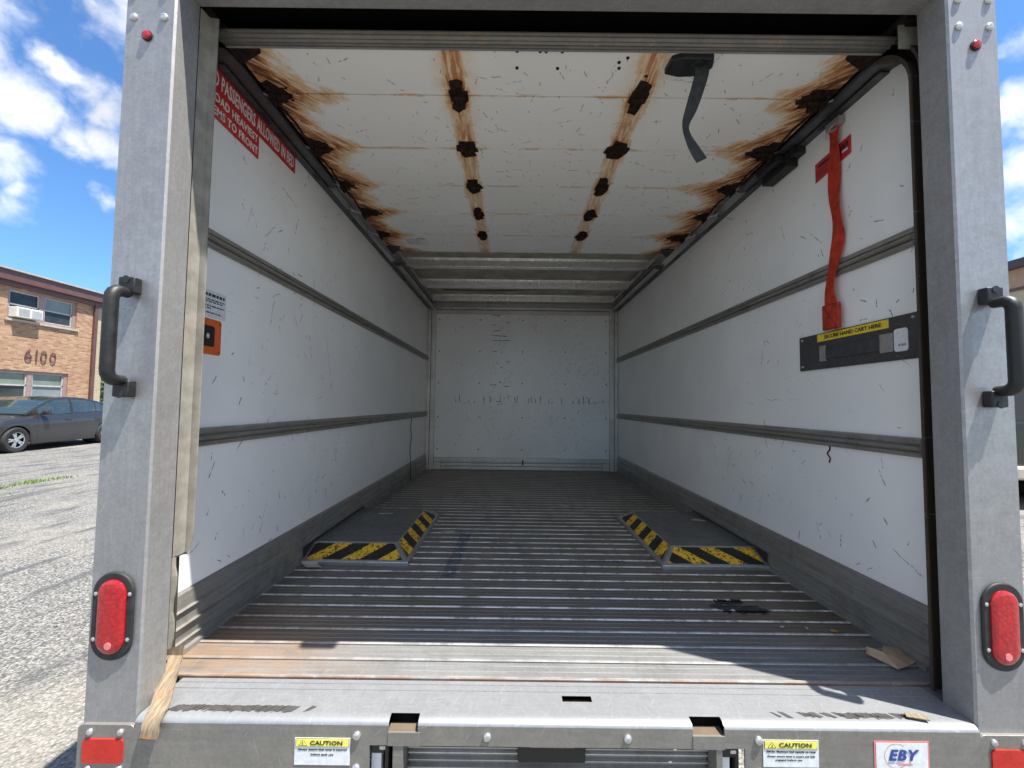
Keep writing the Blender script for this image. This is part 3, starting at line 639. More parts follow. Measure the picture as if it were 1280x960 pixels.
sl.add(vs_, [(i * 4 + q, i * 4 + (q + 1) % 4, (i + 1) * 4 + (q + 1) % 4, (i + 1) * 4 + q) for i in range(10) for q in range(4)] + [(0, 1, 2, 3), (40, 41, 42, 43)])
sl.build('edge_seal', 'tan', T)
ts = MB(); cen = [(-.874, .100, .078, .0215), (-.874, .099, .060, .0215), (-.866, .078, .046, .021), (-.853, .052, .030, .0205), (-.842, .030, .014, .020), (-.832, .012, .008, .0195), (-.826, -.004, .004, .0185), (-.822, -.020, -.006, .018), (-.8195, -.024, -.018, .0175), (-.8185, -.026, -.026, .018)]
vs_ = []
for i, (x, y, z, w) in enumerate(cen):
    j = random.uniform(-.0015, .0015)
    for (a, h) in ((-1, 0), (-.35, .0022), (.35, .0005), (1, .0018), (1, -.0015), (-1, -.003)):
        vs_.append((x + a * w + j, y - h, z + h * 1.0 + (random.uniform(-.004, .003) if i in (0, len(cen) - 1) else 0)))
ts.add(vs_, [(i * 6 + q, i * 6 + (q + 1) % 6, (i + 1) * 6 + (q + 1) % 6, (i + 1) * 6 + q) for i in range(len(cen) - 1) for q in range(6)] + [tuple(range(6)), tuple(range(54, 60))])
tag(ts.build('torn_seal_foot', 'torn', T, smooth=True), 'frayed rust-stained end of the seal hanging over the bumper')
B('floor_gap_filler', 'darkbox', T, -.948, -.873, .11, .117, -.02, .0)
B('floor_gap_filler', 'floor', T, .8665, .948, .069, .1165, -.02, -.001)

# bumper sill
BU = empty('bumper', (0, .03, -.03), parent=T)
xsn = [-.8635, -.345, -.285, .018, .083, .277, .342, .8635]
def top_z(y):  # the flat top with two shallow grooves, then the rounded lip
    return 0
topp = [(.1155, 0), (.103, 0), (.1025, -.0015), (.1005, -.0015), (.1, 0), (.083, 0), (.0825, -.0015), (.0805, -.0015), (.08, 0), (.0705, 0), (.070, 0), (.052, 0), (.0512, 0), (.034, 0), (.0142, 0), (.013, 0)]
lip = [(.013 - .021 * math.sin(math.radians(a)), -.0105 + .0105 * math.cos(math.radians(a))) for a in (0, 15, 30, 45, 60, 75, 90)]
sm = MB()
def strip(mb, prof_, xa, xb):
    k2 = len(prof_); mb.add([(xa, a, b_) for a, b_ in prof_] + [(xb, a, b_) for a, b_ in prof_], [(i, i + 1, i + 1 + k2, i + k2) for i in range(k2 - 1)])
for i in range(len(xsn) - 1):
    xa, xb = xsn[i], xsn[i + 1]
    if i in (1, 5): strip(sm, topp, xa, xb)
    elif i == 3: strip(sm, topp[:11], xa, xb); strip(sm, topp[11:] + lip[1:], xa, xb)
    else: strip(sm, topp + lip[1:], xa, xb)
sill = sm.build('sill_plate', 'bumper', BU, smooth=True, flat_angle=25)

for xa in (-.345, .277):  # notches with a bare brown pocket behind
    nm = MB(); nm.box(xa - .002, xa + .067, -.004, .020, -.0275, -.0235); nm.build('notch_ledge', 'bark', BU)
    B('notch_pocket', 'darkbox', BU, xa - .01, xa + .075, .021, .03, -.04, -.004); B('notch_lip', 'plate', BU, xa, xa + .065, -.0095, -.0065, -.049, -.023)
B('slot_pocket', 'dark_rust', BU, .010, .091, .045, .078, -.02, -.012)
fc = MB()
for (xa, xb, za, zb) in ((-.8635, -.383, -.30, -.0103), (-.383, -.345, -.049, -.0103), (-.345, -.285, -.049, -.0235), (-.285, .277, -.049, -.0103), (.277, .342, -.049, -.0235), (.342, .383, -.0475, -.0103), (.383, .8635, -.30, -.0103)):
    fc.box(xa, xb, -.008, -.004, za, zb)
fc.build('face_plate', 'plate', BU)
for (xa, xb) in ((-.335, -.314), (.325, .337)): B('slot_divider', 'plate', BU, xa, xb, -.0078, .05, -.30, -.0495)
for x in (-.409, -.143, .144, .411):
    MB().dome((x, -.008, -.030), .0085, .006, 'y', -1, 14).build('bolt', 'bolt', BU, smooth=True)
for x in (-.409, .411): MB().dome((x, -.008, -.094), .0085, .006, 'y', -1, 14).build('bolt', 'bolt', BU, smooth=True)
# latch hardware behind the two small openings
for s in (-1, 1):
    x = s * .360
    B('latch_body', 'blk', BU, x - .022, x + .006, -.002, .012, -.070, -.052, bev=.002); B('latch_pin', 'bolt', BU, x - .004, x + .008, -.003, .008, -.062, -.055, bev=.001)
    B('latch_strut', 'blk', BU, x + .007, x + .014, 0, .014, -.11, -.0505); B('latch_guard', 'paper', BU, x - .022, x - .002, .006, .02, -.13, -.075); B('latch_recess', 'darkbox', BU, x - .03, x + .03, .05, .06, -.3, -.02)
# worn grip tape: ragged outline patches on the sill
def ragged(name, xa, xb, ya, yb, gaps, seed, ph):
    rnd = random.Random(seed); mb = MB(); x = xa
    while x < xb:
        w = rnd.uniform(.004, .011); x2 = min(x + w, xb); t = (x - xa) / (xb - xa)
        if not gaps(t, rnd):
            a0, a1 = ya + rnd.uniform(-.001, .007), yb - rnd.uniform(-.001, .003); b0, b1 = ya + rnd.uniform(0, .008), yb - rnd.uniform(0, .003); sh = .006 if ph else -.006
            mb.add([(x - sh, a0, .0008), (x2 + .0005 - sh, b0, .0008), (x2 + .0005 + sh, b1, .0008), (x + sh, a1, .0008), (x - sh, a0, .0001), (x2 + .0005 - sh, b0, .0001), (x2 + .0005 + sh, b1, .0001), (x + sh, a1, .0001)],
                   [(0, 1, 2, 3), (4, 7, 6, 5), (0, 4, 5, 1), (1, 5, 6, 2), (2, 6, 7, 3), (3, 7, 4, 0)])
        x = x2
    return mb.build(name, 'grip', BU)
ragged('grip_tape', -.810, -.50, .009, .030, lambda t, r: t > .80 and r.random() < .55, 1, 1)
ragged('grip_tape', .452, .77, .011, .029, lambda t, r: (t < .2 and r.random() < .8) or (t < .35 and r.random() < .35) or r.random() < .10, 2, 0)
# folded ramp inside the slot
RP = B('loading_ramp', 'kick', T, -.312, .323, .035, .6, -.30, -.058)
for i, z in enumerate((-.062, -.068, -.076, -.090, -.103, -.117, -.13)):
    B('ramp_rib', 'front' if i % 3 == 0 else 'track_clean', RP, -.312, .323, .028 - (i % 3) * .002, .0345, z - .0022, z)
B('ramp_handle', 'blk', RP, -.080, .062, .012, .0275, -.098, -.052, bev=.004); B('ramp_handle_plate', 'card', RP, -.055, .035, -.001, .0115, -.0555, -.0515)
# stickers on the bumper
def sticker(name, mat, cx, cz, w, h, y=-.0084, lab=None, parent=BU):
    o = MB().box(cx - w / 2, cx + w / 2, y - .0006, y, cz - h / 2, cz + h / 2).build(name, mat, parent); return tag(o, lab)
RX, UP = (1, 0, 0), (0, 0, 1)
for (cx, cz, l1, l2, l3) in ((-.4785, -.0617, 'Always ensure that ramp is secured', 'before each use', None), (.476, -.0548, '500 lbs. Maximum load capacity on ramp', 'Always ensure ramp is secure and fully', 'engaged before use')):
    sticker('caution_label', 'paper', cx, cz, .113, .053, lab='white and yellow caution label')
    sticker('caution_band', 'ink', cx, cz + .0175, .1085, .0150, -.0090); sticker('caution_band', 'cyellow', cx, cz + .0175, .1070, .0135, -.0096)
    text('CAUTION', 'caution_lettering', 'ink', BU, (cx + .008, -.0102, cz + .0175), RX, UP, .066, .0085, .02)
    tri = MB().prism([(cx - .048, cz + .0125), (cx - .031, cz + .0125), (cx - .0395, cz + .0235)], 'y', -.0106, -.0102).build('warning_triangle', 'ink', BU)
    MB().prism([(cx - .0465, cz + .0133), (cx - .0325, cz + .0133), (cx - .0395, cz + .0222)], 'y', -.0110, -.0106).build('warning_triangle', 'cyellow', BU)
    text('!', 'warning_mark', 'ink', BU, (cx - .0395, -.0114, cz + .0168), RX, UP, .0014, .006, .02)
    text(l1, 'label_lettering', 'ink', BU, (cx, -.0090, cz + .0035), RX, UP, .100, .0046, .014)
    text(l2, 'label_lettering', 'ink', BU, (cx, -.0090, cz - .0055), RX, UP, .046 if not l3 else .098, .0040, .012)
    if l3: text(l3, 'label_lettering', 'ink', BU, (cx - .005, -.0090, cz - .0125), RX, UP, .055, .0038, .012)
# maker's badge
sticker('maker_badge', 'pink', .7015, -.058, .112, .060, lab='white maker badge with a red border'); sticker('badge_face', 'paper', .7015, -.058, .105, .053, -.0090)
rg = MB(); nn = 36; vs_ = []
for k in range(nn + 1):
    a = math.radians(50 + 275 * k / nn); w = .0011
    for r_ in (.0245 - w, .0245): vs_.append((.690 + r_ * math.cos(a), -.0099, -.056 + r_ * math.sin(a)))
rg.add(vs_, [(2 * k, 2 * k + 1, 2 * k + 3, 2 * k + 2) for k in range(nn)]); rg.build('badge_ring', 'pink', BU)
text('EBY', 'badge_lettering', 'blue', BU, (.705, -.0103, -.054), RX, UP, .062, .0215, .03, shear=.25, space=1.12); B('badge_underline', 'pink', BU, .694, .722, -.0102, -.0098, -.0725, -.0705)

# roll-up door, open under the roof
D = empty('rollup_door', (0, .9, 1.6), parent=T)
seams = [.083 + .2652 * i for i in range(7)]
dp = MB().box(-.864, .864, .1725, seams[1] - .003, 1.6, 1.612).build('door_panel', 'door', D)
dq = MB().box(-.864, .864, seams[1] + .0024, seams[2] - .0016, 1.6, 1.612).build('door_panel', 'door', D); dc = LOC[dq.name].copy(); B('seam_shade_backing', 'darkbox', D, -.863, .863, .18, 1.66, 1.6125, 1.6165)  # near-black sheet added behind the panels so shade fills the seams
for i in range(1, 5): dup(dq, D, dc + Vector((0, .2652 * i, (-.0007, .0006, 0, .0005)[i - 1])))
# ribbed rubber seal and its holder along the leading edge
MB().prism([(.130, 1.602), (.131, 1.606), (.172, 1.612), (.172, 1.5985), (.168, 1.5985), (.166, 1.594), (.162, 1.597), (.158, 1.592), (.152, 1.591), (.148, 1.595), (.143, 1.593), (.138, 1.598), (.132, 1.597)], 'x', -.878, .878).build('bottom_seal', 'seal_rail', D)
B('seal_holder', 'header', D, -.878, .878, .1725, .179, 1.5955, 1.5999)
# hinges
def hinge_mesh(seed, w=.050, l=.112):
    rnd = random.Random(seed * 7 + 1); mb = MB(); outl = []; kw = rnd.uniform(.8, 1.15); kl = rnd.uniform(.85, 1.2)
    for kx, ky in ((-.35, -.5), (.1, -.53), (.4, -.42), (.42, -.2), (.56, -.16), (.58, .14), (.44, .2), (.42, .38), (.2, .5), (-.15, .55), (-.4, .42), (-.44, .18), (-.6, .12), (-.56, -.18), (-.42, -.24)):
        outl.append((kx * w * 1.15 * kw * rnd.uniform(.75, 1.25), ky * l * kl * rnd.uniform(.85, 1.15)))
    mb.prism(outl, 'z', -.0035, 0); mb.tube([(-w * .45, 0, -.007), (w * .45, 0, -.007)], .0055, 8)
    for (a, b_) in ((-.25, -.32), (.25, -.3), (-.25, .3), (.22, .33)): mb.dome((a * w, b_ * l, -.0035), .004, .003, 'z', -1, 6)
    mb.tube([(-w * .1, -l * .35, -.005), (-w * .1, l * .35, -.005)], .004, 6)
    return mb
for i, yy in enumerate([.348 + .2652 * j for j in range(5)]):
    for s in (-1, 1):
        mb = hinge_mesh(i * 2 + (s > 0)); mb.v = [(v[0] + s * .279, v[1] + yy, v[2] + 1.5992) for v in mb.v]; mb.build('hinge', 'dark_rust', D)
        mb = MB(); rnd = random.Random(i + 50 * (s + 2)); e = rnd.uniform(-.006, .006)
        kk = rnd.uniform(.7, 1.35)
        out2 = [(.862 - (.862 - a) * kk + rnd.uniform(-.007, .007) * (a < .86), b_ * rnd.uniform(.75, 1.25) * (.8 + .2 * kk)) for a, b_ in ((.862, -.050), (.836, -.046), (.822, -.036), (.808, -.033), (.802, -.022), (.790, -.016), (.796, -.004), (.784, .004), (.789, .014), (.806, .018), (.812, .030), (.828, .030), (.840, .046), (.862, .044))]
        mb.prism([(s * a, yy + b_) for a, b_ in out2], 'z', 1.5950, 1.5995); mb.tube([(s * .80, yy, 1.590), (s * .862, yy, 1.590)], .006, 8)
        for (a, b_) in ((.795, -.03), (.80, .02), (.825, -.035), (.83, .03)): mb.dome((s * a, yy + b_, 1.595), .0045, .004, 'z', -1, 6)
        mb.box(*sorted((s * .846, s * .852)), yy - .02, yy + .02, 1.57, 1.595)
        mb.build('side_hinge', 'dark_rust', D)
        MB().tube([(s * .862, yy, 1.592), (s * .876, yy, 1.600), (s * .93, yy, 1.612)], .004, 8).tube([(s * .905, yy, 1.614), (s * .928, yy, 1.614)], .012, 14).build('roller', 'bolt', D)
for s in (-1, 1):
    MB().prism([(s * .876, .1795), (s * .792, .1795), (s * .796, .195), (s * .86, .228), (s * .876, .232)], 'z', 1.5962, 1.5998).build('corner_plate', 'dark_rust', D)
    # rusty bent strap running between the side hinges
    for (a, b_) in ((.395, .565), (.66, .83), (.925, 1.09)):
        MB().tube([(s * .858, a, 1.597), (s * .848, (a + b_) / 2, 1.5975), (s * .856, b_, 1.597)], .004, 5).build('edge_strap', 'dark_rust', D)
    MB().prism([(s * .872, 1.58), (s * .79, 1.585), (s * .815, 1.64), (s * .86, 1.70), (s * .872, 1.70)], 'z', 1.594, 1.5996).build('end_bracket', 'blk', D)
for (x, y) in ((-.098, .182), (-.036, .182), (.024, .182), (-.098, .238), (.017, .238), (.275, .262), (.40, .257), (.185, .215), (.19, .235), (.205, .20), (-.02, .182)):
    MB().dome((x, y, 1.5998), .0048, .004, 'z', -1, 7).build('rusty_rivet', 'dark_rust', D)
dl = B('door_label', 'white', D, -.735, -.60, 1.46, 1.56, 1.5988, 1.5996)
for k_ in range(5): B('label_print', 'acg', dl, -.73, -.66 + .01 * (k_ % 3), 1.475 + .016 * k_, 1.478 + .016 * k_, 1.5984, 1.5987)
B('label_print', 'ink', dl, -.665, -.615, 1.463, 1.470, 1.5984, 1.5987)
# keeper and pull strap
MB().prism([(.318, .236), (.322, .190), (.345, .181), (.432, .181), (.442, .21), (.428, .241), (.36, .246)], 'z', 1.583, 1.5997).build('strap_keeper', 'blk', D, bev=.002)
MB().tube([(.395, .205, 1.5775), (.395, .205, 1.584)], .019, 14).build('keeper_bolt', 'ink', D)
def ribbon(pts, wvec, th=.002):
    """webbing: centre points with a half-width vector at each"""
    mb = MB(); vs_ = []
    for i, (p, w) in enumerate(zip(pts, wvec)):
        p = Vector(p); w = Vector(w); t = Vector(pts[min(i + 1, len(pts) - 1)]) - Vector(pts[max(i - 1, 0)]); nrm = t.cross(w).normalized() * th / 2
        vs_ += [p - w + nrm, p + w + nrm, p + w - nrm, p - w - nrm]
    return mb.add(vs_, [(i * 4 + q, i * 4 + (q + 1) % 4, (i + 1) * 4 + (q + 1) % 4, (i + 1) * 4 + q) for i in range(len(pts) - 1) for q in range(4)] + [(0, 1, 2, 3), tuple(len(vs_) - 4 + q for q in range(4))])
def smooth_pts(pts, n=5):
    out = []
    for i in range(len(pts) - 1):
        p0, p1, p2, p3 = [Vector(pts[max(0, min(len(pts) - 1, i + j))]) for j in (-1, 0, 1, 2)]
        for q in range(n):
            t = q / n; out.append(.5 * ((2 * p1) + (p2 - p0) * t + (2 * p0 - 5 * p1 + 4 * p2 - p3) * t * t + (3 * p1 - p0 - 3 * p2 + p3) * t ** 3))
    return out + [Vector(pts[-1])]
sp = smooth_pts([(.402, .205, 1.586), (.408, .200, 1.565), (.395, .198, 1.515), (.376, .198, 1.455), (.362, .200, 1.415), (.367, .202, 1.385), (.385, .200, 1.345), (.403, .198, 1.312)])
sw = smooth_pts([(.0185, 0, .002), (.0185, 0, -.002), (.0180, .002, -.002), (.0165, .005, 0), (.0120, .009, .002), (.0125, .009, .006), (.0155, .006, .008), (.0150, .004, .009)])
tag(ribbon(sp, sw, .003).build('pull_strap', 'greystrap', D, smooth=True, flat_angle=50), 'grey webbing pull strap dangling from the door')


# wheel boxes
for s in (-1, 1):
    X = lambda v: s * v
    X0, X1, Y0, Y1, H, IN, FI = .936, .507, .798, 1.50, .060, .074, .108
    box = MB()
    v = [(X(X0), Y0, 0), (X(X1), Y0, 0), (X(X1), Y1 + .03, 0), (X(X0), Y1 + .03, 0), (X(X0), Y0, .016), (X(X1), Y0, .016), (X(X1), Y1 + .03, .016), (X(X0), Y1 + .03, .016),
         (X(X0), Y0 + FI, H), (X(X1 + IN), Y0 + FI, H), (X(X1 + IN), Y1 - .03, H), (X(X0), Y1 - .03, H)]
    box.add(v, [(0, 1, 5, 4), (1, 2, 6, 5), (2, 3, 7, 6), (3, 0, 4, 7), (4, 5, 9, 8), (5, 6, 10, 9), (6, 7, 11, 10), (8, 9, 10, 11), (7, 4, 8, 11)])
    box.fm = [1, 2, 2, 0, 1, 2, 0, 0, 0]
    WB = box.build('wheel_box', ['box_top', 'box_trim', 'kick'], T, bev=.003)
    tag(WB, ('left' if s < 0 else 'right') + ' dark wheel box with worn hazard tape on two slopes')
    # tapes lie on the slopes, 1 mm proud
    def lerp(a, b_, t): return Vector(a) * (1 - t) + Vector(b_) * t
    def slope_patch(a, b_, c, d, u0, u1, w0, w1, mat, nm):
        nrm = (Vector(b_) - Vector(a)).cross(Vector(d) - Vector(a)).normalized(); nrm = nrm if nrm.z > 0 else -nrm
        f_ = lambda u, w: lerp(lerp(a, b_, u), lerp(d, c, u), w)
        top = [f_(u0, w0) + nrm * .0012, f_(u1, w0) + nrm * .0012, f_(u1 - .0, w1) + nrm * .0012, f_(u0, w1) + nrm * .0012]; bot = [p - nrm * .001 for p in top]
        MB().add(top + bot, [(0, 1, 2, 3), (0, 4, 5, 1), (1, 5, 6, 2), (2, 6, 7, 3), (3, 7, 4, 0)]).build(nm, mat, WB)
    slope_patch(v[4], v[5], v[9], v[8], .04, .955, .10, .90, 'hazL' if s < 0 else 'hazR', 'hazard_tape')
    slope_patch(v[5], v[6], v[10], v[9], .03, .93, .16, .93, 'hazLi' if s < 0 else 'hazRi', 'hazard_tape')
    B('box_seam', 'ink', WB, *sorted((X(.930), X(.937))), Y0 + .02, Y1, .016, H + .0016)

# e-track mounting plate on the right wall
ET = MB().box(.9445, .9475, .168, .615, .781, .902).build('hand_cart_plate', 'track', T, bev=.001)
LX, LU = (0, -1, 0), (0, 0, 1)     # right wall is read with -y to the right
MB().box(.9435, .9445, .255, .525, .874, .8985).build('warning_band', 'yellow', ET)
text('SECURE HAND CART HERE', 'band_lettering', 'ink', ET, (.9432, .385, .8865), LX, LU, .215, .012, .02)
MB().prism(rrect(.2195, .835, .040, .062, .008, 4), 'x', .9430, .9445).build('white_tag', 'paper', ET)
for yy in (.214, .224, .2075): MB().box(.9425, .943, yy - .0035, yy + .0035, .818, .8245).build('tag_print', 'acg', ET)
for (ya, yb) in ((.486, .515), (.243, .283)): MB().box(.9415, .9445, ya, yb, .806, .8585).build('belt_bracket', 'track_clean', ET, bev=.001)
MB().box(.9405, .9425, .283, .486, .812, .852).build('belt_rail', 'track', ET, bev=.001)
for (yy, zz) in ((.60, .89), (.60, .795), (.185, .89)): MB().dome((.9445, yy, zz), .0045, .003, 'x', -1, 8).build('rivet', 'bolt', ET)
# red notice behind the strap
def wall_sheet(name, mat, pts, x, th, parent, lab=None):
    a, b_ = (x, x + th); return tag(MB().prism(pts, 'x', a, b_).build(name, mat, parent), lab)
RN = wall_sheet('red_notice', 'redst', [(.519, 1.428), (.367, 1.447), (.366, 1.506), (.519, 1.4945)][::1], .9465, .001, T, 'small red notice with black print')
for i, (ya, yb, zc, hh) in enumerate(((.505, .45, 1.480, .010), (.512, .45, 1.463, .0025), (.512, .45, 1.456, .0025), (.512, .45, 1.449, .0025), (.512, .45, 1.442, .0025))):
    for q in range(7 if i == 0 else 12):
        nq = 7 if i == 0 else 12; y_a = ya + (yb - ya) * q / nq; y_b = ya + (yb - ya) * (q + .68) / nq; sk = (.5 - (y_a - .44) / .15) * -.0
        MB().box(.9460, .9465, min(y_a, y_b), max(y_a, y_b), zc - hh / 2 + .01 * (.5 - y_a) * 2, zc + hh / 2 + .01 * (.5 - y_a) * 2).build('notice_print', 'ink', RN)
for (ya, yb, z0_, z1_) in ((.377, .386, 1.478, 1.494), (.389, .398, 1.474, 1.491), (.401, .407, 1.472, 1.487)): MB().box(.9460, .9465, ya, yb, z0_, z1_).build('notice_print', 'ink', RN)
MB().box(.9455, .9459, .378, .400, 1.464, 1.471).build('notice_scratch', 'paper', RN)
# black stop block on the right track
sb = MB().box(.900, .944, .600, .748, 1.540, 1.590).box(.868, .935, .610, .735, 1.562, 1.589)
sb.box(.905, .946, .56, .60, 1.565, 1.590).build('track_stop', 'blk', T, bev=.002)
HK = MB().tube([(.936, .40, 1.565), (.934, .40, 1.552), (.930, .402, 1.545), (.926, .42, 1.548), (.93, .43, 1.56)], .004, 8).box(.925, .946, .385, .44, 1.556, 1.580).build('strap_hook', 'track_clean', T, bev=.001)

# stickers on the left wall (read with +y to the right)
QX = (0, 1, 0)
RS = MB().prism([(.195, 1.447), (.195, 1.594), (.668, 1.594), (.668, 1.526), (.442, 1.526), (.442, 1.447)], 'x', -.9485, -.9470).build('load_warning_sticker', 'redst', T)
tag(RS, 'red sticker with white lettering')
text('NO PASSENGERS ALLOWED IN BED', 'sticker_lettering', 'white', RS, (-.9468, .432, 1.5605), QX, LU, .448, .045, .018, space=1.06)
text('LOAD HEAVIEST', 'sticker_lettering', 'white', RS, (-.9468, .328, 1.508), QX, LU, .212, .026, .018, space=1.06)
text('ITEMS TO FRONT', 'sticker_lettering', 'white', RS, (-.9468, .322, 1.469), QX, LU, .228, .026, .018, space=1.06)
OS = MB().prism(rrect(.252, .828, .108, .100, .008, 4), 'x', -.9485, -.9465).build('orange_panel_sticker', 'orange', T)
MB().prism(rrect(.244, .829, .070, .058, .006, 4), 'x', -.9465, -.9455).build('black_square', 'ink', OS)
sy = MB(); vs_ = []
for k in range(16):
    a = 2 * PI * k / 16
    for r_ in (.0038, .0072): vs_.append((-.9452, .253 + r_ * .8 * math.cos(a), .829 + r_ * math.sin(a)))
sy.add(vs_, [(2 * k, 2 * k + 1, (2 * k + 3) % 32, (2 * k + 2) % 32) for k in range(16)]); sy.box(-.9453, -.945, .250, .256, .8275, .8305); sy.build('white_symbol', 'paper', OS)
for z in (.787, .867): MB().dome((-.9465, .300, z), .0025, .002, 'x', 1, 6).build('rivet', 'ink', OS)
NS = MB().box(-.9485, -.9475, .17, .322, .882, .958).build('paper_notice', 'paper', T)
for i, (zz, yb, hh) in enumerate(((.945, .315, .008), (.932, .318, .0035), (.926, .306, .0035), (.914, .312, .004), (.907, .262, .003), (.895, .305, .0035))):
    yy = .175; rnd = random.Random(i)
    while yy < yb:
        w = rnd.uniform(.006, .016); MB().box(-.9474, -.9471, yy, min(yy + w, yb), zz - hh / 2, zz + hh / 2).build('notice_print', 'ink', NS); yy += w + .0035
# wire hanging down the left wall near the front
MB().tube(smooth_pts([(-.945, 2.63, .525), (-.944, 2.60, .44), (-.943, 2.63, .36), (-.944, 2.59, .28), (-.938, 2.60, .16), (-.93, 2.57, .08), (-.93, 2.58, .01)], 4), .003, 6).build('loose_wire', 'ink', T)
# scuffs gouged in the right liner
MB().tube(smooth_pts([(.9475, .49, .545), (.947, .485, .515), (.9475, .497, .50), (.947, .485, .485), (.9475, .49, .47)], 4), .0022, 5).build('liner_gouge', 'dark_rust', T)

# under-body and wheels so the truck stands on the ground
B('chassis', 'darkbox', T, -.45, .45, .62, 3.2, -.30, -.07)
tw = MB(); vs_ = []; nn = 28
profw = [(.10, -.11), (.24, -.11), (.32, -.09), (.345, -.05), (.345, .05), (.32, .09), (.24, .11), (.10, .11)]
def lathe_x(mb, prof_, c, n_=28):
    k2 = len(prof_); vv = []
    for q in range(n_):
        a = 2 * PI * q / n_
        for (r_, d) in prof_: vv.append((c[0] + d, c[1] + r_ * math.cos(a), c[2] + r_ * math.sin(a)))
    return mb.add(vv, [(q * k2 + i, q * k2 + i + 1, ((q + 1) % n_) * k2 + i + 1, ((q + 1) % n_) * k2 + i) for q in range(n_) for i in range(k2 - 1)])
for s in (-1, 1):
    w_ = lathe_x(MB(), profw, (s * .80, 1.16, GZ + .345)).build('rear_wheel', 'tyre', T, smooth=True)
    lathe_x(MB(), [(.0, .04), (.12, .05), (.2, .02), (.235, .08)], (s * .81, 1.16, GZ + .345)).build('rim', 'rim', w_, smooth=True)
CB = B('cab', 'outer', T, -.95, .95, 3.6, 5.3, -.35, 1.35, bev=.15)
for s in (-1, 1):
    w_ = lathe_x(MB(), profw, (s * .82, 4.6, GZ + .345)).build('front_wheel', 'tyre', T, smooth=True)
B('chassis_rail', 'darkbox', T, -.4, .4, 3.2, 3.7, -.3, -.1)

# ------------------------------------------------------------------ loose things in the truck
# red tie-down strap
tx_ = .9375
pts = smooth_pts([(tx_ - .006, .412, 1.553), (tx_ - .004, .417, 1.50), (tx_, .423, 1.42), (tx_ - .003, .423, 1.33), (tx_ - .004, .413, 1.25), (tx_ - .004, .410, 1.19), (tx_ - .008, .424, 1.12), (tx_ - .012, .441, 1.04), (tx_ - .008, .442, .985)], 6)
ws = [Vector((0.004 * math.sin(i * .35), .021, 0.0)) for i in range(len(pts))]
RSP = empty('tie_down_strap', (tx_, .42, .90), 'red webbing tie-down strap hanging on the right wall above the hand cart plate', 'strap')
ribbon(pts, ws, .003).build('webbing', 'strap', RSP, smooth=True, flat_angle=50)
MB().box(tx_ - .016, tx_ - .004, .405, .472, .903, .986).build('loop_end', 'strap', RSP, bev=.003)
st = MB()
for (a, b_) in (((.412, .91), (.465, .979)), ((.465, .91), (.412, .979))):
    st.tube([(tx_ - .0165, a[0], a[1]), (tx_ - .0165, b_[0], b_[1])], .0008, 4)
for zz in (.907, .982): st.tube([(tx_ - .0165, .410, zz), (tx_ - .0165, .467, zz)], .0008, 4)
for yy in (.410, .467): st.tube([(tx_ - .0165, yy, .907), (tx_ - .0165, yy, .982)], .0008, 4)
st.build('stitching', 'ink', RSP)
MB().tube(smooth_pts([(tx_ - .008, .390, 1.556), (tx_ - .011, .40, 1.562), (tx_ - .012, .425, 1.556), (tx_ - .012, .440, 1.535)], 4), .0025, 6).build('rolled_edge', 'scrap', RSP)
# paper and cardboard scraps
def debris(name, mat, pts, z, th, label, cat, fold=None):
    mb = MB().prism(pts, 'z', z, z + th); 
    if fold: mb.add(fold[0], fold[1])
    return tag(mb.build(name, mat), label, cat)
c1 = MB(); c1.add([(.835, .232, .0075), (.862, .170, .005), (.90, .182, .007), (.982, .218, .0075), (.952, .252, .0065), (.885, .238, .022), (.862, .212, .0225), (.842, .240, .021), (.835, .228, .018)],
                  [(0, 1, 6), (1, 2, 6), (2, 3, 4, 5), (2, 5, 6), (0, 6, 7), (0, 7, 8)])
o = c1.build('cardboard_flap', 'card'); md = o.modifiers.new('solid', 'SOLIDIFY'); md.thickness = .0025; tag(o, 'torn brown cardboard flap lying by the right door track', 'cardboard')
ps = MB(); ps.add([(-.930, .7965, .040), (-.868, .7965, .040), (-.865, .7955, .012), (-.834, .768, .0058), (-.892, .766, .0058), (-.928, .795, .012)], [(0, 1, 2, 5), (5, 2, 3, 4)])
ps = MB(); ps.add([(-.928, .7945, .018), (-.868, .7945, .018), (-.862, .790, .0065), (-.834, .764, .0055), (-.894, .762, .0055), (-.922, .790, .0065)], [(0, 1, 2, 5), (5, 2, 3, 4)])
o = ps.build('paper_scrap', 'scrap'); md = o.modifiers.new('solid', 'SOLIDIFY'); md.thickness = .001; tag(o, 'beige paper scrap leaning on the front edge of the left wheel box', 'paper')
o = MB().prism([(.836, 1.30), (.868, 1.315), (.895, 1.285), (.90, 1.278), (.86, 1.29), (.838, 1.287)], 'z', .0612, .066).build('paper_scrap', 'card'); tag(o, 'thin curled brown sliver lying on top of the right wheel box', 'paper')
o = MB().prism([(-.80, 1.345), (-.735, 1.36), (-.73, 1.366), (-.80, 1.352)], 'z', .0612, .0625).build('paper_scrap', 'paper'); tag(o, 'tiny pale sliver of paper on top of the left wheel box', 'paper')
def leaf(x, y, r, label, z=.0045, m_='leaf'):
    rnd = random.Random(int(x * 1000)); mb = MB(); ctr = [(x, y, z + .002)]; ring = [(x + r * rnd.uniform(.6, 1.1) * math.cos(a), y + r * rnd.uniform(.6, 1.1) * math.sin(a), z + rnd.uniform(0, .006)) for a in [2 * PI * k / 8 for k in range(8)]]
    mb.add(ctr + ring, [(0, 1 + k, 1 + (k + 1) % 8) for k in range(8)]); o = mb.build('dry_leaf', m_); md = o.modifiers.new('solid', 'SOLIDIFY'); md.thickness = .0008; tag(o, label, 'leaf')
leaf(.835, .341, .011, 'small curled orange dry leaf on the right side of the truck floor'); leaf(.765, .352, .007, 'tiny brown leaf crumb left of the curled orange leaf', m_='card')
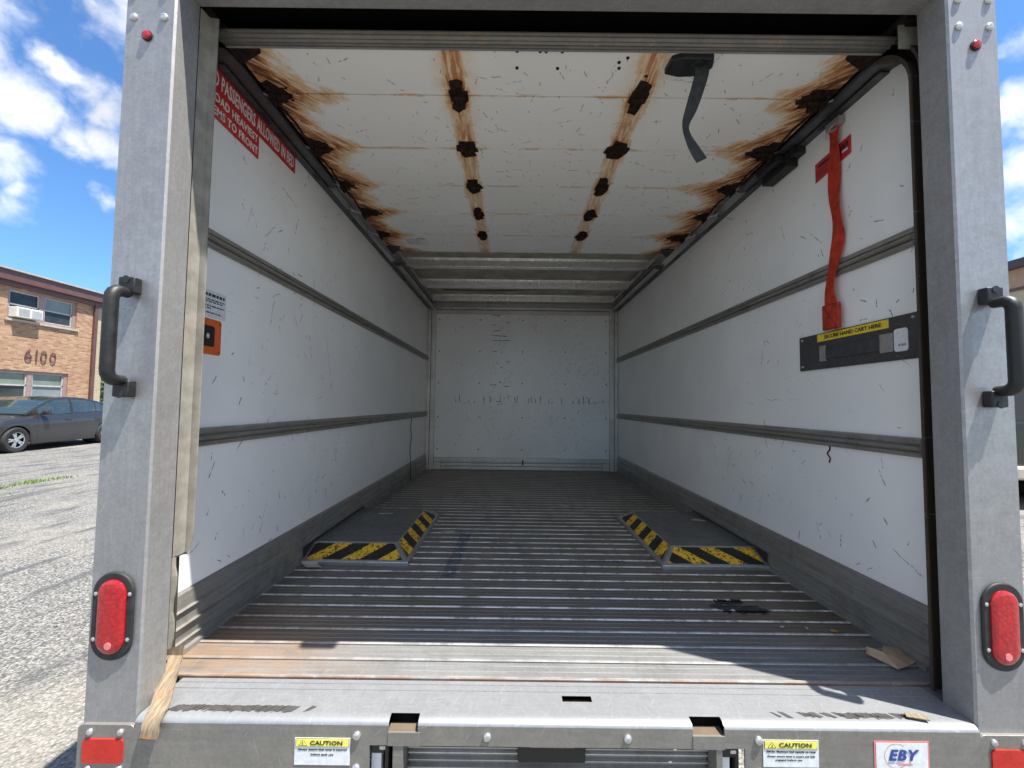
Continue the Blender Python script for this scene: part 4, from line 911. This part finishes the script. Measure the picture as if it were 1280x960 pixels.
leaf(.70, .362, .008, 'tiny pale crumb of leaf beside the dark oil stain', m_='scrap')
def sliver(x, y, w, lab, m_='scrap'):
    o = MB().prism([(x - w, y), (x + w * .8, y - .01), (x + w, y + .006), (x - w * .7, y + .012)], 'z', .0045, .0065).build('paper_scrap', m_); tag(o, lab, 'paper')
sliver(.245, 1.80, .028, 'thin dark strip of litter on the far floor, the left one of two', 'scrap'); sliver(.40, 1.72, .03, 'thin dark strip of litter on the far floor, the right one of two', 'card')
sliver(-.41, 1.245, .03, 'flattened beige scrap at the far end of the blue paint streak')
sliver(.755, .012, .022, 'tan splinter lying on the sill beside the right grip tape', 'torn')

# ------------------------------------------------------------------ brick building
BB = empty('brick_building', (-20.3, 13, GZ), 'two storey orange brick building numbered 6100 with brown fascia behind the parked car', 'building')
X0 = -20.3; Zr = GZ
def zz(h): return GZ + h
def facade(y0, y1, z0, z1, holes, mat, x=X0, depth=.3):
    """wall built as piers and spandrels around real openings"""
    ys = sorted({y0, y1, *[h[0] for h in holes], *[h[1] for h in holes]}); zs_ = sorted({z0, z1, *[h[2] for h in holes], *[h[3] for h in holes]}); mb = MB()
    for i in range(len(ys) - 1):
        for j in range(len(zs_) - 1):
            cy, cz = (ys[i] + ys[i + 1]) / 2, (zs_[j] + zs_[j + 1]) / 2
            if any(h[0] < cy < h[1] and h[2] < cz < h[3] for h in holes): continue
            mb.box(x - depth, x, ys[i], ys[i + 1], zs_[j], zs_[j + 1])
    return mb
holes = [(15.55, 18.2, zz(4.62), zz(5.84)), (15.2, 18.0, zz(1.35), zz(2.55)), (9.5, 12.2, zz(4.62), zz(5.84)), (9.5, 12.2, zz(1.35), zz(2.55))]
facade(6, 19.15, GZ, zz(6.1), holes, 'brick').build('wall', 'brick', BB)
MB().box(X0 - .32, X0 - .05, 19.16, 19.55, GZ, zz(6.1)).build('wall', 'ybrick', BB); MB().box(-30, X0 - .31, 19.2, 19.5, GZ, zz(6.1)).build('wall', 'ybrick', BB)
MB().box(-30, X0 - .31, 6, 6.3, GZ, zz(6.1)).build('wall', 'brick', BB)
MB().box(-30.3, X0 + .25, 5.8, 19.85, zz(6.1), zz(6.5)).build('fascia', 'brown', BB); MB().box(-30.35, X0 + .32, 5.75, 19.9, zz(6.5), zz(6.56)).build('roof_edge', 'stone', BB)
MB().box(X0 - .1, X0 + .10, 5.9, 19.6, zz(5.9), zz(6.097)).build('fascia_board', 'brown', BB)
MB().box(X0 + .01, X0 + .13, 18.92, 19.08, GZ, zz(6.1)).build('downpipe', 'brown', BB, bev=.03)
for hi, (ya, yb, za, zb) in enumerate(holes):
    wn = MB(); x = X0 - .10
    wn.box(x - .06, x + .04, ya, yb, za, za + .07); wn.box(x - .06, x + .04, ya, yb, zb - .07, zb); wn.box(x - .06, x + .04, ya, ya + .10, za + .07, zb - .07); wn.box(x - .06, x + .04, yb - .14, yb, za + .07, zb - .07)
    ym = (ya + yb) / 2 - .05; wn.box(x - .06, x + .04, ym - .10, ym + .10, za + .07, zb - .07); WN = wn.build('window', 'frame', BB)
    MB().box(X0 - .02, X0 + .07, ya - .08, yb + .08, za - .09, za - .002).build('sill', 'stone', BB)
    for li, (a, b_) in enumerate(((ya + .10, ym - .10), (ym + .10, yb - .14))):
        zm = (za + zb) / 2; sh = MB()
        for (p, q, r_, t_) in ((a, b_, za + .07, za + .11), (a, b_, zm - .03, zm + .03), (a, b_, zb - .11, zb - .07), (a, a + .04, za + .11, zb - .11), (b_ - .04, b_, za + .11, zb - .11)): sh.box(x - .03, x + .01, p, q, r_, t_)
        sh.build('sash', 'sash', WN)
        up_m, lo_m = [('dglass', 'dglass'), ('bluegl', 'dglass')][li] if hi == 0 else [('blind', 'dglass'), ('blind', 'bluegl')][li]
        MB().box(x - .05, x - .035, a, b_, zm, zb - .07).build('pane', up_m, WN); MB().box(x - .048, x - .036, a, b_, za + .07, zm).build('pane', lo_m, WN)
AC = empty('window_air_conditioner', (X0 + .1, 16.2, zz(4.69)), 'white air conditioner unit sitting in the upper left window of the brick building', 'air conditioner')
MB().box(X0 - .09, X0 + .28, 15.66, 16.58, zz(4.69), zz(5.10)).build('case', 'ac', AC, bev=.02)
for q in range(7): MB().box(X0 + .281, X0 + .288, 16.18, 16.54, zz(4.73 + .048 * q), zz(4.745 + .048 * q)).build('grille_slat', 'acg', AC)
MB().box(X0 + .281, X0 + .287, 15.72, 16.1, zz(4.75), zz(5.05)).build('front_panel', 'acg', AC)
for i, ch in enumerate('6100'):
    text(ch, 'house_number', 'brown', BB, (X0 + .03, 16.36 + (0, .30, .57, .93)[i], zz(3.22 - .01 * i)), (0, 1, 0), (0, 0, 1), (.27, .05, .25, .25)[i] if ch != '1' else .05, .50, -.014, .02)

# tan building on the right
TBD = empty('tan_building', (15.4, 20, GZ), 'tan rendered building with brown brick band and dark roof cap beyond the right post', 'building')
MB().box(15.4, 26, 4, 32, GZ, zz(5.1)).build('wall', 'tanwall', TBD); MB().box(15.38, 26.02, 3.98, 32.02, zz(5.1), zz(5.75)).build('brick_band', 'tband', TBD)
MB().box(15.34, 26.06, 3.94, 32.06, zz(5.08), zz(5.16)).build('band_course', 'brown', TBD); MB().box(15.2, 26.2, 3.8, 32.2, zz(5.75), zz(6.0)).build('roof_cap', 'cap', TBD)

# ------------------------------------------------------------------ parked sedan (built in its own frame: x forward, y left)
def make_car():
    R_ = empty('parked_car', (0, 0, 0), 'dark slate grey sedan with silver wheels parked in front of the brick building', 'car')
    L0, L1 = -2.22, 2.33; wr, wf = -1.34, 1.36; Rw = .365
    def lerpk(tab, x):
        for (a, va), (b_, vb) in zip(tab, tab[1:]):
            if a <= x <= b_:
                t = (x - a) / (b_ - a); t = t * t * (3 - 2 * t) if True else t; return va + (vb - va) * t
        return tab[0][1] if x < tab[0][0] else tab[-1][1]
    belt = [(-2.22, .80), (-2.05, .98), (-1.5, 1.03), (-.6, .99), (.3, .955), (.9, .93), (1.4, .88), (1.9, .78), (2.2, .66), (2.33, .55)]
    hw = [(-2.22, .62), (-2.05, .80), (-1.6, .875), (-.5, .90), (.8, .90), (1.6, .875), (2.0, .79), (2.2, .66), (2.33, .45)]
    crown = [(-2.22, .82), (-2.05, 1.03), (-1.5, 1.06), (-.5, 1.0), (.9, 1.0), (1.4, .95), (1.9, .85), (2.2, .71), (2.33, .57)]
    n_ = 92; body = MB(); rows = []
    for i in range(n_ + 1):
        x = L0 + (L1 - L0) * i / n_; zb = .20 + .10 * max(0, (abs(x) - 2.0)) / .3; arch = 0
        for c in (wr, wf):
            d = abs(x - c)
            if d < Rw: zb = max(zb, .33 + math.sqrt(Rw * Rw - d * d))
        zt = lerpk(belt, x); W_ = lerpk(hw, x); zc = lerpk(crown, x); row = []
        for t in (0, .12, .28, .45, .62, .78, .9, 1.0):
            z = zb + (zt - zb) * t; tt = (z - .2) / (zt - .2)
            bulge = -.035 * (1 - min(1, tt / .18)) - .012 * math.sin(PI * min(1, max(0, (tt - .25) / .45))) - .075 * max(0, (tt - .78) / .22) ** 1.6
            row.append((x, W_ + bulge, z))
        row += [(x, (W_ - .075) * .8, zt + (zc - zt) * .55), (x, (W_ - .075) * .4, zc - .01), (x, 0, zc)]
        rows.append(row)
    for sgn in (1, -1):
        k0 = len(body.v); m_ = len(rows[0]); body.add([(x, sgn * y, z) for r_ in rows for (x, y, z) in r_], [(i * m_ + j, (i + 1) * m_ + j, (i + 1) * m_ + j + 1, i * m_ + j + 1) for i in range(n_) for j in range(m_ - 1)])
    for r_ in (rows[0], rows[-1]): body.add([(x, y, z) for (x, y, z) in r_] + [(x, -y, z) for (x, y, z) in r_[::-1]] , [tuple(range(2 * len(r_)))])
    BD = body.build('body', 'paint', R_, smooth=True, flat_angle=38)
    B('underbody', 'darkbox', R_, -2.0, 2.1, -.74, .74, .22, .50); B('interior', 'seat', R_, -1.2, .5, -.65, .65, .5, .92)
    for x in (.15, -.85):
        for y in (-.36, .36): MB().box(x - .1, x + .06, y - .22, y + .22, .8, 1.18).box(x - .08, x + .02, y - .11, y + .11, 1.19, 1.30).build('seat', 'seat', R_, bev=.04)
    # greenhouse
    rl = [(-1.82, 1.045), (-1.5, 1.20), (-1.15, 1.345), (-.7, 1.43), (-.2, 1.455), (.15, 1.435), (.45, 1.34), (.85, 1.14), (1.12, .985)]
    def roof_z(x): return lerpk2(rl, x)
    def lerpk2(tab, x):
        for (a, va), (b_, vb) in zip(tab, tab[1:]):
            if a <= x <= b_: return va + (vb - va) * (x - a) / (b_ - a)
        return tab[-1][1]
    def side_y(x, z):
        W_ = lerpk(hw, x) - .085; zt = lerpk(belt, x); return W_ - .36 * max(0, z - zt) * .75
    xs_ = [q[0] for q in rl]; roofm, gl_f, gl_r = MB(), MB(), MB()
    for i in range(len(xs_) - 1):
        xa, xb = xs_[i], xs_[i + 1]; za, zb = rl[i][1], rl[i + 1][1]; ya, yb = side_y(xa, za) , side_y(xb, zb)
        tgt = gl_r if xb <= -1.14 else (gl_f if xa >= .14 else roofm)
        for (f0, f1) in ((1, .9), (.9, .5), (.5, 0), (0, -.5), (-.5, -.9), (-.9, -1)):
            cr = lambda f_: .022 * (1 - f_ * f_)
            tgt.add([(xa, ya * f0, za + cr(f0)), (xb, yb * f0, zb + cr(f0)), (xb, yb * f1, zb + cr(f1)), (xa, ya * f1, za + cr(f1))], [(0, 1, 2, 3)])
    roofm.build('roof', 'paint', BD, smooth=True); gl_f.build('windshield', 'cglass', R_, smooth=True); gl_r.build('rear_window', 'cglass', R_, smooth=True)
    for sgn in (1, -1):
        def panel(xa, xb, name, mat, lo=.012, hi=.05, n2=8, out=0.0):
            mb = MB(); vv = []
            for i in range(n2 + 1):
                x = xa + (xb - xa) * i / n2; z0 = lerpk(belt, x) + lo; z1 = max(z0 + .004, roof_z(x) - hi)
                for t in (0, .5, 1): z = z0 + (z1 - z0) * t; vv.append((x, sgn * (side_y(x, z) + out), z))
            mb.add(vv, [(i * 3 + j, (i + 1) * 3 + j, (i + 1) * 3 + j + 1, i * 3 + j + 1) for i in range(n2) for j in range(2)]); return mb.build(name, mat, R_, smooth=True)
        panel(-.19, .76, 'side_window', 'cglass'); panel(-1.02, -.27, 'side_window', 'cglass'); panel(-1.36, -1.07, 'side_window', 'cglass')
        panel(-.265, -.195, 'pillar', 'ink', 0, .03, 3, .002); panel(-1.066, -1.025, 'pillar', 'ink', 0, .03, 2, .002); panel(-1.82, -1.362, 'pillar', 'paint', -.02, -.005, 6, .004)
        mb = MB(); vv = []
        for i in range(31):
            x = -1.75 + (1.1 + 1.75) * i / 30; z = roof_z(x)
            vv += [(x, sgn * (side_y(x, z) + .003), z + .004), (x, sgn * (side_y(x, z - .052) + .004), z - .052)]
        mb.add(vv, [(2 * i, 2 * i + 1, 2 * i + 3, 2 * i + 2) for i in range(30)]); mb.build('roof_rail', 'paint', R_, smooth=True)
        # mirror, handles, seams
        mb = MB(); mb.box(.62, .78, *sorted((sgn * .88, sgn * 1.04)), .97, 1.09).build('wing_mirror', 'paint', R_, bev=.035); MB().box(.66, .72, *sorted((sgn * .80, sgn * .89)), .96, 1.0).build('mirror_stalk', 'ink', R_)
        for x in (-.02, -.98): MB().box(x - .10, x + .10, *sorted((sgn * .893, sgn * .915)), .80, .83).build('door_handle', 'paint', R_, bev=.008)
        for x in (.84, -.235):
            mb = MB(); vv = []
            for k_ in range(9):
                z = .30 + (.92 - .30) * k_ / 8; tt = (z - .2) / (.95 - .2); bl = -.012 * math.sin(PI * min(1, max(0, (tt - .25) / .45))) - .075 * max(0, (tt - .78) / .22) ** 1.6; y = lerpk(hw, x) + bl + .0015; vv += [(x - .004, sgn * y, z), (x + .004, sgn * y, z)]
            mb.add(vv, [(2 * i, 2 * i + 1, 2 * i + 3, 2 * i + 2) for i in range(8)]); mb.build('door_seam', 'ink', R_)
        MB().box(-.95, .98, *sorted((sgn * .845, sgn * .885)), .185, .235).build('sill_trim', 'ink', R_, bev=.01)
        # lights
        MB().prism([(2.02, .62), (2.20, .58), (2.24, .66), (2.02, .74)], 'y', *sorted((sgn * .55, sgn * .79))).build('headlight', 'clear', R_, bev=.01)
        MB().prism([(-2.2, .78), (-2.06, .80), (-2.02, .93), (-2.15, .92)], 'y', *sorted((sgn * .55, sgn * .815))).build('tail_lamp', 'lens', R_, bev=.01)
        for xc in (wf, wr):
            y = sgn * .80; WH = empty('wheel', (xc, y, .32), parent=R_)
            tp = [(.20, -.09), (.225, -.1), (.30, -.1), (.322, -.075), (.325, 0), (.322, .075), (.30, .1), (.225, .1), (.20, .09)]
            mb = MB(); vv = []; n3 = 32; k2 = len(tp)
            for q in range(n3):
                a = 2 * PI * q / n3
                for (r_, d) in tp: vv.append((xc + r_ * math.cos(a), y + d * sgn, .325 + r_ * math.sin(a)))
            mb.add(vv, [(q * k2 + i, q * k2 + i + 1, ((q + 1) % n3) * k2 + i + 1, ((q + 1) % n3) * k2 + i) for q in range(n3) for i in range(k2 - 1)]); mb.build('tyre', 'tyre', WH, smooth=True)
            mb = MB(); yo = y + sgn * .075
            for q in range(n3):
                a0, a1 = 2 * PI * q / n3, 2 * PI * (q + 1) / n3
                P_ = lambda r_, a, yy_: (xc + r_ * math.cos(a), yy_, .325 + r_ * math.sin(a))
                mb.add([P_(.212, a0, yo + sgn * .015), P_(.212, a1, yo + sgn * .015), P_(.188, a1, yo), P_(.188, a0, yo)], [(0, 1, 2, 3)])
            for q in range(10):
                a = 2 * PI * (q // 2) / 5 + (-.16 if q % 2 else .16); ca, sa = math.cos(a), math.sin(a); w1, w2 = .020, .016
                pr = [(.03, -w1), (.19, -w2), (.19, w2), (.03, w1)]; o_ = [(xc + r_ * ca - t_ * sa, .325 + r_ * sa + t_ * ca) for r_, t_ in pr]
                mb.prism(o_, 'y', yo - sgn * .012, yo + sgn * .006)
            mb.tube([(xc, yo - .01 * sgn, .325), (xc, yo + .014 * sgn, .325)], .045, 14); mb.build('rim', 'rim', WH)
            MB().tube([(xc, y + sgn * .02, .325), (xc, y + sgn * .03, .325)], .205, 24).build('brake_backing', 'ink', WH)
            MB().tube([(xc, sgn * .45, .36), (xc, sgn * .70, .36)], Rw - .003, 24).build('wheel_well', 'ink', WH)
    for y in (-.28, .28): MB().tube([(1.08, y - .3, .975), (.80, y + .1, 1.135)], .007, 5).build('wiper', 'ink', R_)
    B('grille', 'ink', R_, 2.28, 2.34, -.42, .42, .36, .52, bev=.02); B('bumper_trim', 'ink', R_, 2.16, 2.26, -.6, .6, .22, .3, bev=.02); B('licence_plate', 'paper', R_, 2.335, 2.345, -.16, .16, .40, .49)
    return R_
car = make_car()
fwp, rwp = Vector((-12.84 + .02, 9.88)), Vector((-13.28, 12.71))
dv = (fwp - rwp).normalized(); ang = math.atan2(dv.y, dv.x)
# near-side (left, +y) wheels stand on those two points
cl_ = Vector((-math.sin(ang), math.cos(ang))); cen_ = fwp - dv * 1.36 * 1.06 - cl_ * .92
car.location = (cen_.x, cen_.y, GZ); car.rotation_euler = (0, 0, ang); car.scale = (1.06, 1.02, 1.0)

# van beside the tan building
VN = empty('parked_van', (0, 0, 0), 'dark green van parked beside the tan building, glimpsed past the right rear post', 'van')
MB().prism([(-2.5, .45), (-2.5, 1.2), (-2.42, 2.0), (-2.3, 2.2), (1.2, 2.2), (1.9, 1.45), (2.6, 1.25), (2.7, .45)], 'y', -.95, .95).build('body', 'gpaint', VN, bev=.08)
for y in (-.45, .45): MB().prism([(-2.525, 1.25), (-2.50, 1.25), (-2.44, 1.9), (-2.465, 1.9)], 'y', y - .38, y + .38).build('rear_window', 'ink', VN)
for s in (-1, 1):
    MB().box(-2.53, -2.46, s * .83 - .06, s * .83 + .06, .9, 1.2).build('tail_lamp', 'lens', VN, bev=.01); MB().box(-1.6, .8, *sorted((s * .945, s * .958)), 1.35, 1.95).build('side_window', 'dglass', VN)
    for x in (-1.6, 1.75):
        mb = MB(); MB().tube([(x, s * .72, .34), (x, s * .96, .34)], .34, 28).build('wheel', 'tyre', VN, bev=.03)
B('rear_bumper', 'stone', VN, -2.66, -2.48, -.92, .92, .42, .60, bev=.03); B('underbody', 'darkbox', VN, -2.3, 2.4, -.85, .85, .2, .46); B('licence_plate', 'paper', VN, -2.52, -2.50, -.16, .16, .85, 1.0)
VN.location = (7.55, 7.6, GZ); VN.rotation_euler = (0, 0, PI / 2)

# hedge beyond the brick building
HG = empty('hedge_shrub', (-24.4, 24, GZ), 'dark green shrub growing past the corner of the brick building', 'shrub'); hm = MB(); rnd = random.Random(3)
for i in range(2600):
    u, v_, w = rnd.uniform(0, 2 * PI), rnd.uniform(-1, 1), rnd.random() ** .4; q = math.sqrt(1 - v_ * v_); lump = 1 + .2 * math.sin(u * 3 + v_ * 4)
    c = Vector((-24.4 + 1.7 * w * q * math.cos(u) * lump, 24.2 + 1.7 * w * q * math.sin(u) * lump, GZ + 1.5 + 1.45 * w * v_)); a = Vector([rnd.uniform(-1, 1) for _ in range(3)]).normalized() * .09; b_ = a.cross(Vector([rnd.uniform(-1, 1) for _ in range(3)])).normalized() * .05
    hm.add([c - a, c + b_, c + a, c - b_], [(0, 1, 2, 3)])
hm.build('foliage', 'leaves', HG); MB().tube([(-24.4, 24.2, GZ), (-24.3, 24.25, GZ + 1.0), (-24.5, 24.1, GZ + 1.8)], [.08, .06, .03], 7).build('trunk', 'bark', HG)
FH = empty('far_garage', (-33, 40, GZ), 'low pale garage with grey roof far beyond the brick building', 'building')
B('wall', 'sash', FH, -42, -31, 38, 44, GZ, GZ + 3.2); MB().prism([(-42.3, GZ + 3.2), (-30.7, GZ + 3.2), (-36.5, GZ + 4.8)], 'y', 37.7, 44.3).build('roof', 'stone', FH)

# grass tufts along the crack
gm = MB(); rnd = random.Random(5)
for (cx, cy, rr, cnt) in ((-7.95, 4.7, .3, 380), (-8.02, 5.45, .2, 300), (-8.05, 6.05, .16, 260), (-8.0, 6.5, .2, 120), (-7.3, 4.7, .35, 90)):
    for i in range(cnt):
        x = cx + rnd.gauss(0, .07); y = cy + rnd.gauss(0, rr * .7); h = rnd.uniform(.02, .075); a = rnd.uniform(0, 2 * PI); w = .005
        dx, dy = math.cos(a), math.sin(a); le = rnd.uniform(.0, .05)
        gm.add([(x - dy * w, y + dx * w, GZ), (x + dy * w, y - dx * w, GZ), (x + dx * le, y + dy * le, GZ + h)], [(0, 1, 2)])
tag(gm.build('grass', 'grass'), 'low green grass tufts growing along a crack in the asphalt', 'grass', kind='stuff')
